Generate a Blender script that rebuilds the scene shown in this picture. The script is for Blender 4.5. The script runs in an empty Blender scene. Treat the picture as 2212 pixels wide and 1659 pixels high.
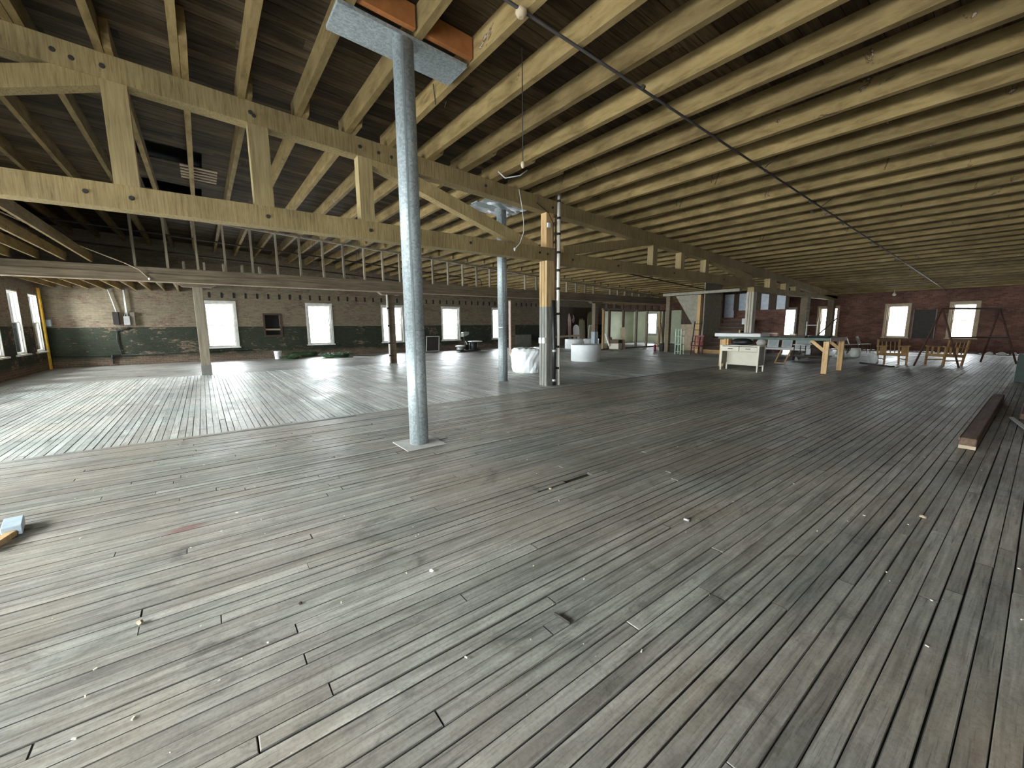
import bpy, bmesh, math, random
from mathutils import Vector, Matrix
random.seed(7)
sc = bpy.context.scene
COL = sc.collection
R = math.radians

# ------------------------------------------------------------------ camera
F_PX, YAW, PITCH, ROLL, CAM_H = 872.6, 0.648994, 0.143477, -0.007593, 1.5
fwd = Vector((math.sin(YAW)*math.cos(PITCH), math.cos(YAW)*math.cos(PITCH), -math.sin(PITCH)))
rgt = Vector((math.cos(YAW), -math.sin(YAW), 0))
upv = rgt.cross(fwd)
cr = rgt*math.cos(ROLL) + upv*math.sin(ROLL)
cu = -rgt*math.sin(ROLL) + upv*math.cos(ROLL)
cam_d = bpy.data.cameras.new('camera')
cam_d.sensor_fit = 'HORIZONTAL'; cam_d.sensor_width = 36.0
cam_d.lens = F_PX*36.0/2212.0
cam_d.clip_start = 0.05; cam_d.clip_end = 300
cam = bpy.data.objects.new('camera', cam_d); COL.objects.link(cam)
M = Matrix((cr, cu, -fwd)).transposed().to_4x4()
M.translation = Vector((0, 0, CAM_H))
cam.matrix_world = M
sc.camera = cam

# ------------------------------------------------------------------ sky and daylight
w = bpy.data.worlds.new('sky'); sc.world = w; w.use_nodes = True
bg = w.node_tree.nodes['Background']
bg.inputs[0].default_value = (0.93, 0.97, 1.0, 1); bg.inputs[1].default_value = 7.0
sc.view_settings.view_transform = 'Standard'; sc.view_settings.look = 'None'
sc.view_settings.gamma = 1.0; sc.view_settings.use_curve_mapping = False
sc.view_settings.exposure = 1.2
LEFT_L, FAR_L, RIGHT_L, NEAR_L = 50.0, 22.0, 13.0, 30.0        # daylight radiance in the window openings; the near ones are added
def daylight(name, loc, direction, wd, ht, rad, col=(0.93, 0.97, 1.0)):
    l = bpy.data.lights.new(name, 'AREA'); l.shape = 'RECTANGLE'; l.size = wd*1.3; l.size_y = ht*1.15
    l.energy = rad*math.pi*wd*ht*1.5; l.color = col
    o = bpy.data.objects.new(name, l); COL.objects.link(o); o.location = loc
    d = Vector(direction); d.z = -.85         # most daylight comes down from the sky
    o.rotation_euler = d.to_track_quat('-Z', 'Y').to_euler()
    return o

# ------------------------------------------------------------------ dimensions of the loft
XL, XR, YN, YF = -4.7, 30.0, -3.6, 23.0
YT, YB2 = 7.45, 16.2                      # truss line, second beam line
def rz(x): return 4.84 - 0.058*x          # underside of the roof joists
JD = 0.28                                 # joist depth
SLOPE = math.atan(0.058)

# ------------------------------------------------------------------ helpers
def setp(o, label=None, cat=None, group=None, kind=None):
    if label: o['label'] = label
    if cat: o['category'] = cat
    if group: o['group'] = group
    if kind: o['kind'] = kind
    return o
def link(name, me, mat=None, parent=None):
    o = bpy.data.objects.new(name, me); COL.objects.link(o)
    if mat and not me.materials: me.materials.append(mat)
    if parent: o.parent = parent
    return o
def empty(name, loc=(0, 0, 0), rz_=0, label=None, cat=None, group=None, kind=None, parent=None):
    o = bpy.data.objects.new(name, None); COL.objects.link(o)
    o.location = loc; o.rotation_euler = (0, 0, rz_); o.empty_display_size = 0.1
    if parent: o.parent = parent
    return setp(o, label, cat, group, kind)
class B:
    """collects shapes and links them as one mesh object"""
    def __init__(s): s.bm = bmesh.new()
    def quad(s, pts):
        vs = [s.bm.verts.new(p) for p in pts]; s.bm.faces.new(vs); return s
    def hexa(s, p):       # 8 points: bottom 4 ccw, top 4 ccw
        v = [s.bm.verts.new(q) for q in p]
        for f in ((3,2,1,0),(4,5,6,7),(0,1,5,4),(1,2,6,5),(2,3,7,6),(3,0,4,7)):
            s.bm.faces.new([v[i] for i in f])
        return s
    def box(s, x0, x1, y0, y1, z0, z1):
        return s.hexa([(x0,y0,z0),(x1,y0,z0),(x1,y1,z0),(x0,y1,z0),(x0,y0,z1),(x1,y0,z1),(x1,y1,z1),(x0,y1,z1)])
    def obox(s, c, sz, rot=None):
        h = Vector(sz)/2; m = rot if rot is not None else Matrix.Identity(3)
        pts = [(-1,-1,-1),(1,-1,-1),(1,1,-1),(-1,1,-1),(-1,-1,1),(1,-1,1),(1,1,1),(-1,1,1)]
        return s.hexa([Vector(c)+m@Vector((a*h.x,b*h.y,d*h.z)) for a,b,d in pts])
    def bar(s, p, q, wd, dp, up=(0,0,1)):      # square bar from p to q: wd sideways, dp along up
        p = Vector(p); q = Vector(q); d = (q-p); L = d.length; d.normalize()
        sd = d.cross(Vector(up))
        if sd.length < 1e-4: sd = d.cross(Vector((1,0,0)))
        sd.normalize(); u2 = sd.cross(d)
        a = sd*wd/2; b = u2*dp/2
        return s.hexa([p-a-b, p+a-b, p+a+b, p-a+b, q-a-b, q+a-b, q+a+b, q-a+b])
    def tube(s, pts, r, seg=8, cap=True):
        pts = [Vector(p) for p in pts]; rings = []
        rr = r if isinstance(r, (list, tuple)) else [r]*len(pts)
        ref = None
        for i, p in enumerate(pts):
            d = (pts[min(i+1, len(pts)-1)]-pts[max(i-1, 0)])
            if d.length < 1e-9: d = Vector((0,0,1))
            d.normalize()
            if ref is None:
                ref = Vector((0,0,1)) if abs(d.z) < .9 else Vector((1,0,0))
            a = d.cross(ref); a.normalize(); b = a.cross(d); ref = b
            rings.append([s.bm.verts.new(p+rr[i]*(math.cos(t)*a+math.sin(t)*b)) for t in [2*math.pi*k/seg for k in range(seg)]])
        for i in range(len(rings)-1):
            for k in range(seg):
                f = s.bm.faces.new([rings[i][k], rings[i][(k+1)%seg], rings[i+1][(k+1)%seg], rings[i+1][k]]); f.smooth = True
        if cap:
            s.bm.faces.new(rings[0][::-1]); s.bm.faces.new(rings[-1])
        return s
    def lathe(s, prof, c=(0,0,0), seg=20, wob=0.0):   # profile of (r,z)
        c = Vector(c); rings = []
        for r, z in prof:
            rings.append([s.bm.verts.new(c+Vector((r*math.cos(t)*(1+wob*random.uniform(-1,1)), r*math.sin(t)*(1+wob*random.uniform(-1,1)), z))) for t in [2*math.pi*k/seg for k in range(seg)]])
        for i in range(len(rings)-1):
            for k in range(seg):
                f = s.bm.faces.new([rings[i][k], rings[i][(k+1)%seg], rings[i+1][(k+1)%seg], rings[i+1][k]]); f.smooth = True
        s.bm.faces.new(rings[0][::-1]); s.bm.faces.new(rings[-1])
        return s
    def prism(s, poly, thick, frame):                 # 2-D outline extruded; frame = (origin, u, v)
        o, u, v = [Vector(q) for q in frame]; n = u.cross(v).normalized()*thick
        a = [s.bm.verts.new(o+u*x+v*y) for x, y in poly]; b = [s.bm.verts.new(p.co+n) for p in a]
        s.bm.faces.new(a[::-1]); s.bm.faces.new(b); k = len(a)
        for i in range(k): s.bm.faces.new([a[i], a[(i+1)%k], b[(i+1)%k], b[i]])
        return s
    def done(s, name, mat, parent=None, bevel=0, smooth=False):
        if bevel:
            bmesh.ops.bevel(s.bm, geom=s.bm.edges[:], offset=bevel, segments=1, affect='EDGES', clamp_overlap=True)
        bmesh.ops.recalc_face_normals(s.bm, faces=s.bm.faces[:])
        if smooth:
            for f in s.bm.faces: f.smooth = True
        me = bpy.data.meshes.new(name); s.bm.to_mesh(me); s.bm.free()
        return link(name, me, mat, parent)
def arc_pts(cx, cy, r, a0, a1, n): return [(cx+r*math.cos(R(a0+(a1-a0)*i/n)), cy+r*math.sin(R(a0+(a1-a0)*i/n))) for i in range(n+1)]

# ------------------------------------------------------------------ materials
class NT:
    def __init__(s, name):
        s.m = bpy.data.materials.new(name); s.m.use_nodes = True; s.t = s.m.node_tree
        s.p = s.t.nodes['Principled BSDF']
    def n(s, ty, **kw):
        nd = s.t.nodes.new(ty)
        for k, v in kw.items():
            if k.startswith('i_'):
                key = k[2:]; key = int(key) if key.isdigit() else key.replace('_', ' ')
                nd.inputs[key].default_value = v
            else: setattr(nd, k, v)
        return nd
    def l(s, a, b): s.t.links.new(a, b)
    def rnd(s):
        g = s.n('ShaderNodeNewGeometry'); o = s.n('ShaderNodeObjectInfo')
        a = s.n('ShaderNodeMath', operation='ADD'); s.l(g.outputs['Random Per Island'], a.inputs[0]); s.l(o.outputs['Random'], a.inputs[1])
        f = s.n('ShaderNodeMath', operation='FRACT'); s.l(a.outputs[0], f.inputs[0]); return f.outputs[0]
    def vec(s, world, scale, rnd=None):
        if world: src = s.n('ShaderNodeNewGeometry').outputs['Position']
        else: src = s.n('ShaderNodeTexCoord').outputs['Object']
        mp = s.n('ShaderNodeMapping'); mp.inputs['Scale'].default_value = scale
        s.l(src, mp.inputs['Vector'])
        if rnd is None: return mp.outputs[0]
        mul = s.n('ShaderNodeMath', operation='MULTIPLY', i_1=57.0); s.l(rnd, mul.inputs[0])
        ad = s.n('ShaderNodeVectorMath', operation='ADD'); s.l(mp.outputs[0], ad.inputs[0]); s.l(mul.outputs[0], ad.inputs[1])
        return ad.outputs[0]
    def noise(s, vec, sc_, det=5, ro=.6, dist=0):
        nd = s.n('ShaderNodeTexNoise'); nd.inputs['Scale'].default_value = sc_; nd.inputs['Detail'].default_value = det
        nd.inputs['Roughness'].default_value = ro; nd.inputs['Distortion'].default_value = dist
        s.l(vec, nd.inputs['Vector']); return nd.outputs['Fac']
    def ramp(s, fac, stops):
        r = s.n('ShaderNodeValToRGB'); el = r.color_ramp.elements
        while len(el) < len(stops): el.new(.5)
        for e, (p, c) in zip(el, stops):
            e.position = p; e.color = (c if isinstance(c, tuple) else (c, c, c)) + (1,) if not (isinstance(c, tuple) and len(c) == 4) else c
        s.l(fac, r.inputs[0]); return r.outputs[0]
    def mix(s, a, b, fac, mode='MIX'):
        m = s.n('ShaderNodeMix', data_type='RGBA', blend_type=mode)
        for v, i in ((fac, 0), (a, 6), (b, 7)):
            if hasattr(v, 'links') or hasattr(v, 'is_linked'): s.l(v, m.inputs[i])
            elif i == 0: m.inputs[i].default_value = v
            else: m.inputs[i].default_value = (v if len(v) == 4 else tuple(v)+(1,))
        return m.outputs[2]
    def out(s, col=None, rough=.6, bump=None, bstr=.3, bdist=.01, metal=0, spec=.5):
        if col is not None:
            if isinstance(col, tuple): s.p.inputs['Base Color'].default_value = col+(1,)
            else: s.l(col, s.p.inputs['Base Color'])
        if hasattr(rough, 'links'): s.l(rough, s.p.inputs['Roughness'])
        else: s.p.inputs['Roughness'].default_value = rough
        s.p.inputs['Metallic'].default_value = metal; s.p.inputs['Specular IOR Level'].default_value = spec
        if bump is not None:
            b = s.n('ShaderNodeBump', i_Strength=bstr, i_Distance=bdist); s.l(bump, b.inputs['Height']); s.l(b.outputs[0], s.p.inputs['Normal'])
        return s.m
def wood(name, dark, mid, light, grain=(1.2, 22, 22), world=True, rough=.7, bstr=.35, bdist=.004, tint=.35, stain=None, stain_lo=.6, spec=.4, blotch=(.75, 1.15), bscale=.5, pale=None):
    t = NT(name); r = t.rnd(); v = t.vec(world, grain, r)
    g = t.noise(v, 1.0, 6, .65, .4)
    c = t.ramp(g, [(.28, dark), (.5, mid), (.75, light)])
    tr = t.ramp(r, [(0, 1-tint), (1, 1+tint*.6)]); c = t.mix(c, tr, 1.0, 'MULTIPLY')
    bl = t.noise(t.vec(world, (bscale,)*3), 1.0, 4, .6); bl2 = t.ramp(bl, [(.3, blotch[0]), (.7, blotch[1])])
    c = t.mix(c, bl2, 1.0, 'MULTIPLY')
    if stain:
        sn = t.noise(t.vec(world, (1.6, 1.6, 1.6), r), 1.0, 5, .7, .8)
        c = t.mix(c, stain, t.ramp(sn, [(stain_lo, 0.0), (stain_lo+.025, .9)]))
        if pale: c = t.mix(c, pale, t.ramp(sn, [(stain_lo+.03, 0.0), (stain_lo+.045, .8)]))
    return t.out(c, rough, g, bstr, bdist, spec=spec)
def plain(name, col, rough=.6, metal=0, var=.18, scale=6.0, bump=0, spec=.4, world=False):
    t = NT(name); n = t.noise(t.vec(world, (scale,)*3), 1.0, 5, .65)
    lo = tuple(c*(1-var) for c in col); hi = tuple(min(1, c*(1+var)) for c in col)
    return t.out(t.ramp(n, [(.3, lo), (.7, hi)]), rough, n if bump else None, bump, .01, metal, spec)

MAT = {}
MAT['joist'] = wood('joist_wood', (.145,.098,.038), (.26,.182,.075), (.34,.247,.112), (9, 2.2, 9), tint=.3, stain=(.07,.04,.02), stain_lo=.655, pale=(.42,.36,.27), rough=.8, spec=.2, bscale=1.1)
MAT['truss'] = wood('truss_wood', (.20,.145,.066), (.35,.26,.12), (.45,.345,.175), (46, 22, 3), tint=.22, rough=.8, spec=.2, bstr=.25, bscale=1.3)
MAT['truss_v'] = wood('truss_post_wood', (.20,.15,.07), (.35,.265,.13), (.45,.35,.19), (22, 22, 1.2), tint=.25, rough=.8, spec=.2)
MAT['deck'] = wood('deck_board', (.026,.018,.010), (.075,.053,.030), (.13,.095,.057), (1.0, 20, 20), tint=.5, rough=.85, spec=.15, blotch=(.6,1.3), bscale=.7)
MAT['beam'] = wood('dark_beam', (.10,.075,.05), (.20,.155,.105), (.29,.23,.16), (1.0, 20, 20), tint=.2, rough=.8, spec=.2)
MAT['stud'] = wood('stud_wood', (.18,.15,.10), (.34,.29,.21), (.45,.39,.30), (20, 20, 1.2), tint=.35, rough=.8, spec=.2)
def floor_mat(name, dark, mid, light, grain, warm, rough_lo, rough_hi, tint, blo, bhi, red=None):
    t = NT(name); r = t.rnd(); v = t.vec(True, grain, r)
    g = t.noise(v, 1.0, 7, .7, .6)
    c = t.ramp(g, [(.33, dark), (.5, mid), (.68, light)])
    c = t.mix(c, t.ramp(r, [(0, 1-tint), (.5, 1.0), (1, 1+tint)]), 1.0, 'MULTIPLY')
    big = t.noise(t.vec(True, (.35,.45,1)), 1.0, 5, .6, .5)
    c = t.mix(c, t.ramp(big, [(.32, blo), (.66, bhi)]), 1.0, 'MULTIPLY')
    wn = t.noise(t.vec(True, (.55,.8,1)), 1.3, 4, .6, .4)
    c = t.mix(c, warm, t.ramp(wn, [(.45, 0.0), (.75, .55)]))
    fine = t.noise(t.vec(True, (60, 60, 60)), 1.0, 3, .7)
    c = t.mix(c, t.ramp(fine, [(.25, .72), (.5, 1.0), (.8, 1.12)]), 1.0, 'MULTIPLY')
    st = t.noise(t.vec(True, tuple(q*(1.6 if q < 5 else 3.2) for q in grain), r), 1.0, 4, .7, .3)
    c = t.mix(c, t.ramp(st, [(.30, .45), (.43, 1.0)]), 1.0, 'MULTIPLY')
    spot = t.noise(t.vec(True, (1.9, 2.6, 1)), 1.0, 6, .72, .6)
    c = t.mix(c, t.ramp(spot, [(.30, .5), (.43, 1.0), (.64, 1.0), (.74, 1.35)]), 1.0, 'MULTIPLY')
    mot = t.noise(t.vec(True, (7, 9, 1)), 1.0, 5, .7)
    c = t.mix(c, t.ramp(mot, [(.3, .82), (.7, 1.14)]), 1.0, 'MULTIPLY')
    hue = t.noise(t.vec(True, (.8, .9, 1)), 1.0, 3, .6, .3)
    c = t.mix(c, t.ramp(hue, [(.35, (.95,1.0,.96)), (.5, (1.0,.99,.95)), (.65, (1.03,.97,.90))]), 1.0, 'MULTIPLY')
    if red:      # faint red chalk smear rubbed into a few boards
        sx = t.n('ShaderNodeSeparateXYZ'); t.l(t.n('ShaderNodeNewGeometry').outputs['Position'], sx.inputs[0])
        ax = t.n('ShaderNodeMath', operation='MULTIPLY_ADD', i_1=2.6, i_2=-2.6*red[0]); t.l(sx.outputs[0], ax.inputs[0])
        ay = t.n('ShaderNodeMath', operation='MULTIPLY_ADD', i_1=8.0, i_2=-8.0*red[1]); t.l(sx.outputs[1], ay.inputs[0])
        cv = t.n('ShaderNodeCombineXYZ'); t.l(ax.outputs[0], cv.inputs[0]); t.l(ay.outputs[0], cv.inputs[1])
        ln = t.n('ShaderNodeVectorMath', operation='LENGTH'); t.l(cv.outputs[0], ln.inputs[0])
        sm = t.n('ShaderNodeMath', operation='ADD'); t.l(ln.outputs['Value'], sm.inputs[0]); t.l(spot, sm.inputs[1])
        c = t.mix(c, (.20,.075,.065), t.ramp(sm.outputs[0], [(.6, .75), (1.0, 0.0)]))
    ro = t.ramp(t.noise(t.vec(True, (1.4, 1.4, 1)), 1.0, 5, .7), [(.35, rough_lo), (.65, rough_hi)])
    return t.out(c, ro, g, .55, .006, spec=.5)
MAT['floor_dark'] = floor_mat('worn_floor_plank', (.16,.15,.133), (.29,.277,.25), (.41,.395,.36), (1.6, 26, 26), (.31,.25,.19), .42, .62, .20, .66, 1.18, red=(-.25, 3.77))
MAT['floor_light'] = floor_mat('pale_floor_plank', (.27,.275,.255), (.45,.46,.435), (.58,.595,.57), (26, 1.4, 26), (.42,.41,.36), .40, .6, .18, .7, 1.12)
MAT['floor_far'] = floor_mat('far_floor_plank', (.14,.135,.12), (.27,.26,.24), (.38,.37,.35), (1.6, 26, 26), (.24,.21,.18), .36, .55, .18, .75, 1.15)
MAT['subfloor'] = plain('subfloor_dark', (.02,.018,.015), .9)

def brick(name, mortar, bricks, paint_hi=None, paint_lo=None, zband=1.56, cover_hi=.5, cover_lo=.5, axis='XZ', bare=(0.0, 0.42)):
    t = NT(name)
    geo = t.n('ShaderNodeNewGeometry'); sep = t.n('ShaderNodeSeparateXYZ'); t.l(geo.outputs['Position'], sep.inputs[0])
    cmb = t.n('ShaderNodeCombineXYZ'); t.l(sep.outputs['X' if axis == 'XZ' else 'Y'], cmb.inputs[0]); t.l(sep.outputs['Z'], cmb.inputs[1])
    bt = t.n('ShaderNodeTexBrick'); bt.offset = .5
    bt.inputs['Scale'].default_value = 1.0; bt.inputs['Brick Width'].default_value = .215; bt.inputs['Row Height'].default_value = .075
    bt.inputs['Mortar Size'].default_value = .006; bt.inputs['Mortar Smooth'].default_value = .3; bt.inputs['Bias'].default_value = 0
    bt.inputs['Color1'].default_value = bricks[0]+(1,); bt.inputs['Color2'].default_value = bricks[1]+(1,); bt.inputs['Mortar'].default_value = mortar+(1,)
    t.l(cmb.outputs[0], bt.inputs['Vector'])
    n1 = t.noise(t.vec(True, (1.1, 1.1, 1.8)), 1.0, 6, .7, .3)
    n2 = t.noise(t.vec(True, (4.5, 4.5, 13)), 1.0, 4, .7)
    av = t.n('ShaderNodeMath', operation='MULTIPLY_ADD', i_1=.45); t.l(n2, av.inputs[0])
    h = t.n('ShaderNodeMath', operation='MULTIPLY', i_1=.55); t.l(n1, h.inputs[0]); t.l(h.outputs[0], av.inputs[2])
    c = bt.outputs['Color']
    if paint_hi:
        jig = t.n('ShaderNodeMath', operation='MULTIPLY_ADD', i_1=.02, i_2=0); t.l(n2, jig.inputs[0]); t.l(sep.outputs['Z'], jig.inputs[2])
        isl = t.n('ShaderNodeMath', operation='LESS_THAN', i_1=zband); t.l(jig.outputs[0], isl.inputs[0])
        pc = t.mix(paint_hi, paint_lo, isl.outputs[0])
        mh = t.ramp(av.outputs[0], [(cover_hi, 0.0), (cover_hi+.05, 1.0)]); ml = t.ramp(av.outputs[0], [(cover_lo, 0.0), (cover_lo+.05, 1.0)])
        msk = t.mix(mh, ml, isl.outputs[0])
        zz = t.n('ShaderNodeMath', operation='MULTIPLY_ADD', i_1=.5, i_2=0); t.l(n1, zz.inputs[0]); t.l(sep.outputs['Z'], zz.inputs[2])
        lowm = t.ramp(zz.outputs[0], [(.42, 0.12), (.66, 1.0)])
        msk = t.mix(msk, lowm, 1.0, 'MULTIPLY')
        sh = t.ramp(n2, [(.3, .7), (.7, 1.2)]); pc = t.mix(pc, sh, 1.0, 'MULTIPLY')
        lines = t.ramp(bt.outputs['Fac'], [(0, 1.0), (1, .72)]); pc = t.mix(pc, lines, 1.0, 'MULTIPLY')
        c = t.mix(c, pc, msk)
    else:
        c = t.mix(c, t.ramp(n1, [(.3, .55), (.7, 1.5)]), 1.0, 'MULTIPLY')
        c = t.mix(c, (.36,.28,.24), t.ramp(n2, [(.64, 0.0), (.70, .8)]))
    inv = t.n('ShaderNodeMath', operation='SUBTRACT', i_0=1.0); t.l(bt.outputs['Fac'], inv.inputs[1])
    return t.out(c, .85, inv.outputs[0], .6, .012, spec=.2)
MAT['brick_far'] = brick('painted_brick_far', (.30,.26,.21), ((.21,.14,.095),(.14,.095,.065)), (.25,.205,.14), (.046,.053,.036), 1.56, .435, .40)
MAT['brick_left'] = brick('painted_brick_left', (.26,.22,.18), ((.20,.12,.08),(.13,.08,.06)), (.24,.20,.155), (.04,.045,.033), 1.6, .45, .43, 'YZ')
MAT['brick_right'] = brick('bare_brick_right', (.20,.13,.10), ((.20,.10,.072),(.12,.06,.046)), axis='YZ')
MAT['brick_near'] = brick('bare_brick_near', (.22,.17,.13), ((.20,.10,.07),(.14,.07,.05)))
MAT['galv'] = None
def galv():
    t = NT('galvanised_steel'); vo = t.n('ShaderNodeTexVoronoi'); vo.inputs['Scale'].default_value = 1.0
    t.l(t.vec(True, (46, 46, 46)), vo.inputs['Vector'])
    sp = t.n('ShaderNodeSeparateColor'); t.l(vo.outputs['Color'], sp.inputs[0])
    c = t.ramp(sp.outputs[0], [(0, (.27,.31,.315)), (1, (.44,.485,.49))])
    n = t.noise(t.vec(True, (2, 2, 1)), 1.0, 4, .6); c = t.mix(c, t.ramp(n, [(.3, .75), (.7, 1.12)]), 1.0, 'MULTIPLY')
    return t.out(c, .55, None, metal=.3, spec=.4)
MAT['galv'] = galv()
def glass():
    t = NT('window_glass'); o = t.t.nodes['Material Output']
    tr = t.n('ShaderNodeBsdfTransparent'); tr.inputs[0].default_value = (.96,.98,.98,1)
    gl = t.n('ShaderNodeBsdfGlossy'); gl.inputs['Roughness'].default_value = .05
    fr = t.n('ShaderNodeFresnel', i_IOR=1.45); mx = t.n('ShaderNodeMixShader')
    t.l(fr.outputs[0], mx.inputs[0]); t.l(tr.outputs[0], mx.inputs[1]); t.l(gl.outputs[0], mx.inputs[2]); t.l(mx.outputs[0], o.inputs[0])
    return t.m
MAT['glass'] = glass()
for k, c, r_, me_ in (('white_frame', (.72,.70,.64), .55, 0), ('cream', (.70,.66,.53), .5, 0), ('grey_frame', (.30,.29,.26), .6, 0),
    ('white', (.80,.80,.78), .6, 0), ('white_wrap', (.82,.84,.84), .35, 0), ('black', (.015,.015,.016), .45, 0), ('black_rough', (.02,.02,.02), .85, 0),
    ('iron', (.045,.038,.033), .65, .3), ('rust', (.09,.045,.03), .75, .2), ('conduit', (.45,.45,.43), .45, .4), ('pvc', (.74,.70,.62), .5, 0), ('yellow', (.95,.55,.06), .6, 0),
    ('orange_wood', (.60,.34,.13), .6, 0), ('pine', (.66,.43,.20), .6, 0), ('brown', (.13,.075,.045), .6, 0), ('maroon', (.20,.02,.03), .5, 0),
    ('mint', (.50,.68,.52), .5, 0), ('green_dark', (.016,.03,.023), .6, 0), ('bench_green', (.10,.145,.115), .6, 0), ('red', (.55,.07,.04), .5, 0),
    ('grey_board', (.22,.21,.19), .8, 0), ('cardboard', (.42,.32,.22), .8, 0), ('pink', (.62,.45,.38), .7, 0), ('olive', (.30,.27,.15), .8, 0),
    ('plaster', (.36,.33,.26), .9, 0), ('blue_grey', (.35,.42,.46), .5, 0), ('chairwood', (.36,.21,.085), .5, 0), ('dark_panel', (.05,.045,.04), .8, 0), ('taupe', (.20,.17,.13), .6, 0), ('orange_board', (.35,.13,.035), .8, 0), ('darkwood', (.07,.045,.03), .75, 0), ('tan', (.48,.38,.26), .8, 0)):
    MAT[k] = plain(k, c, r_, me_, var=.05 if k in ('white','white_wrap','pvc','cream') else .2)
MAT['bark_light'] = wood('painted_post', (.40,.24,.10), (.62,.40,.18), (.70,.50,.27), (22, 22, 1.2), tint=.1, rough=.7)
def post_paint():
    t = NT('two_tone_post'); geo = t.n('ShaderNodeNewGeometry'); sep = t.n('ShaderNodeSeparateXYZ'); t.l(geo.outputs['Position'], sep.inputs[0])
    n = t.noise(t.vec(True, (14, 14, 1.6)), 1.0, 6, .7)
    up = t.ramp(n, [(.3, (.26,.165,.08)), (.5, (.47,.32,.155)), (.75, (.56,.41,.23))])
    lo = t.ramp(n, [(.3, (.13,.13,.11)), (.58, (.27,.265,.235)), (.72, (.42,.33,.24))])
    m = t.n('ShaderNodeMath', operation='LESS_THAN', i_1=1.95); t.l(sep.outputs['Z'], m.inputs[0])
    return t.out(t.mix(up, lo, m.outputs[0]), .7, n, .3, .004, spec=.25)
MAT['post'] = post_paint()
def green_wall():
    t = NT('pale_green_plaster'); n = t.noise(t.vec(True, (1.2, 1.2, 1.2)), 1.0, 6, .65); k = t.noise(t.vec(True, (7, 7, 5)), 1.0, 4, .7)
    c = t.ramp(n, [(.3, (.60,.64,.45)), (.7, (.76,.80,.62))]); c = t.mix(c, (.16,.14,.09), t.ramp(k, [(.68, 0.0), (.73, .85)]))
    return t.out(c, .8, spec=.2)
MAT['green_plaster'] = green_wall()
MAT['pale_post'] = wood('lit_post_wood', (.30,.27,.21), (.52,.47,.38), (.62,.57,.47), (22, 22, 1.2), tint=.15, rough=.8, spec=.2)  # wood colour lightened to imitate daylight on the post's left face
MAT['grime'] = plain('joint_grime', (.085,.079,.069), .9, var=.4, scale=9, world=True)

# ================================================================== FLOOR
floor_o = B().box(XL-.4, XR+.4, YN-.4, YF+.4, -.12, -.021).done('floor', MAT['subfloor']); setp(floor_o, 'old worn wooden plank floor of the loft', 'floor', kind='structure')
def plank_shape(b, x0, x1, y0, y1, z, ch=.0026, grime=False):
    """board with worn (chamfered) upper edges"""
    bm = b.bm; lo, e = -.022, z-ch
    ring = lambda ix, zz: [bm.verts.new(p) for p in ((x0+ix, y0+ix, zz), (x1-ix, y0+ix, zz), (x1-ix, y1-ix, zz), (x0+ix, y1-ix, zz))]
    a, m, t = ring(0, lo), ring(0, e), ring(ch, z)
    for p, q in ((a, m), (m, t)):
        for i in range(4):
            f = bm.faces.new([p[i], p[(i+1) % 4], q[(i+1) % 4], q[i]])
            if grime and random.random() < .62: f.material_index = 1
    bm.faces.new(t)
PW = .0787
def rows(u0, u1, v0, v1, lmin, lmax, gap, width=PW, seed=1):
    rr = random.Random(seed); v = v0; out = []
    while v < v1-.01:
        wv = min(width, v1-v); u = u0-rr.uniform(0, lmax)
        while u < u1:
            L = rr.uniform(lmin, lmax); a, b_ = max(u, u0), min(u+L, u1)
            if b_-a > .05:
                g = rr.uniform(.2, .8)*gap if rr.random() < .7 else gap*rr.uniform(.9, 1.7)
                out.append((a+.001, b_-rr.uniform(.001, .004), v+g/2, v+wv-g/2, rr.uniform(-.0025, .0025)))
            u += L
        v += wv
    return out
near = rows(XL, XR, -3.5, 7.0, 1.6, 5.4, .0060, seed=11)
# gap where a piece of board has rotted away beside the column
hole = (2.30, 3.02, 2.60, 2.70)
def view_size(p):
    x0, x1, y0, y1, z = p; best = 0
    for fx in (0, .25, .5, .75, 1):
        q = Vector((x0+(x1-x0)*fx, (y0+y1)/2, 0))-Vector((0, 0, CAM_H)); d = q.dot(fwd)
        if d < .3: continue
        if abs(q.dot(cr)/d) < 1.3 and abs(q.dot(cu)/d) < .98: best = max(best, (x1-x0)/d/d)
    return best
near2 = []
for p in near:
    x0, x1, y0, y1, z = p
    if y0 < 2.655 < y1 and x0 < 3.02 and x1 > 2.3:
        if 2.3-x0 > .1: near2.append((x0, 2.3, y0, y1, z))
        if x1-3.02 > .1: near2.append((3.02, x1, y0, y1, z))
        near2.append((2.3, 2.66, y0+.022, y1, z-.004))
    else: near2.append(p)
near2.sort(key=view_size, reverse=True)
for p in near2[:300]:
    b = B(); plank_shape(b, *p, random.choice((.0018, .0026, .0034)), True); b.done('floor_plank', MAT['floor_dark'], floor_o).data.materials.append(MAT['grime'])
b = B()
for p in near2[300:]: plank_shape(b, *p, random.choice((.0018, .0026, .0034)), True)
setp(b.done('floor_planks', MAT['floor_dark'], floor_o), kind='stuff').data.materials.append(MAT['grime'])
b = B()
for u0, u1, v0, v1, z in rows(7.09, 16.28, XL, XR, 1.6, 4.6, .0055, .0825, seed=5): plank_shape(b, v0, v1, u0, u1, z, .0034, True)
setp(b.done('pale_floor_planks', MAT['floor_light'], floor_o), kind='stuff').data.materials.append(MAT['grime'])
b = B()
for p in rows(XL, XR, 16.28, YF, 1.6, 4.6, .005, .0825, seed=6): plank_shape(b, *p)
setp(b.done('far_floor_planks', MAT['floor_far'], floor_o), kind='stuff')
b = B(); plank_shape(b, XL, 12.0, 7.002, 7.088, .004); plank_shape(b, 12.004, XR, 7.002, 7.088, .003)
b.done('floor_seam_board', MAT['floor_dark'], floor_o)
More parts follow.
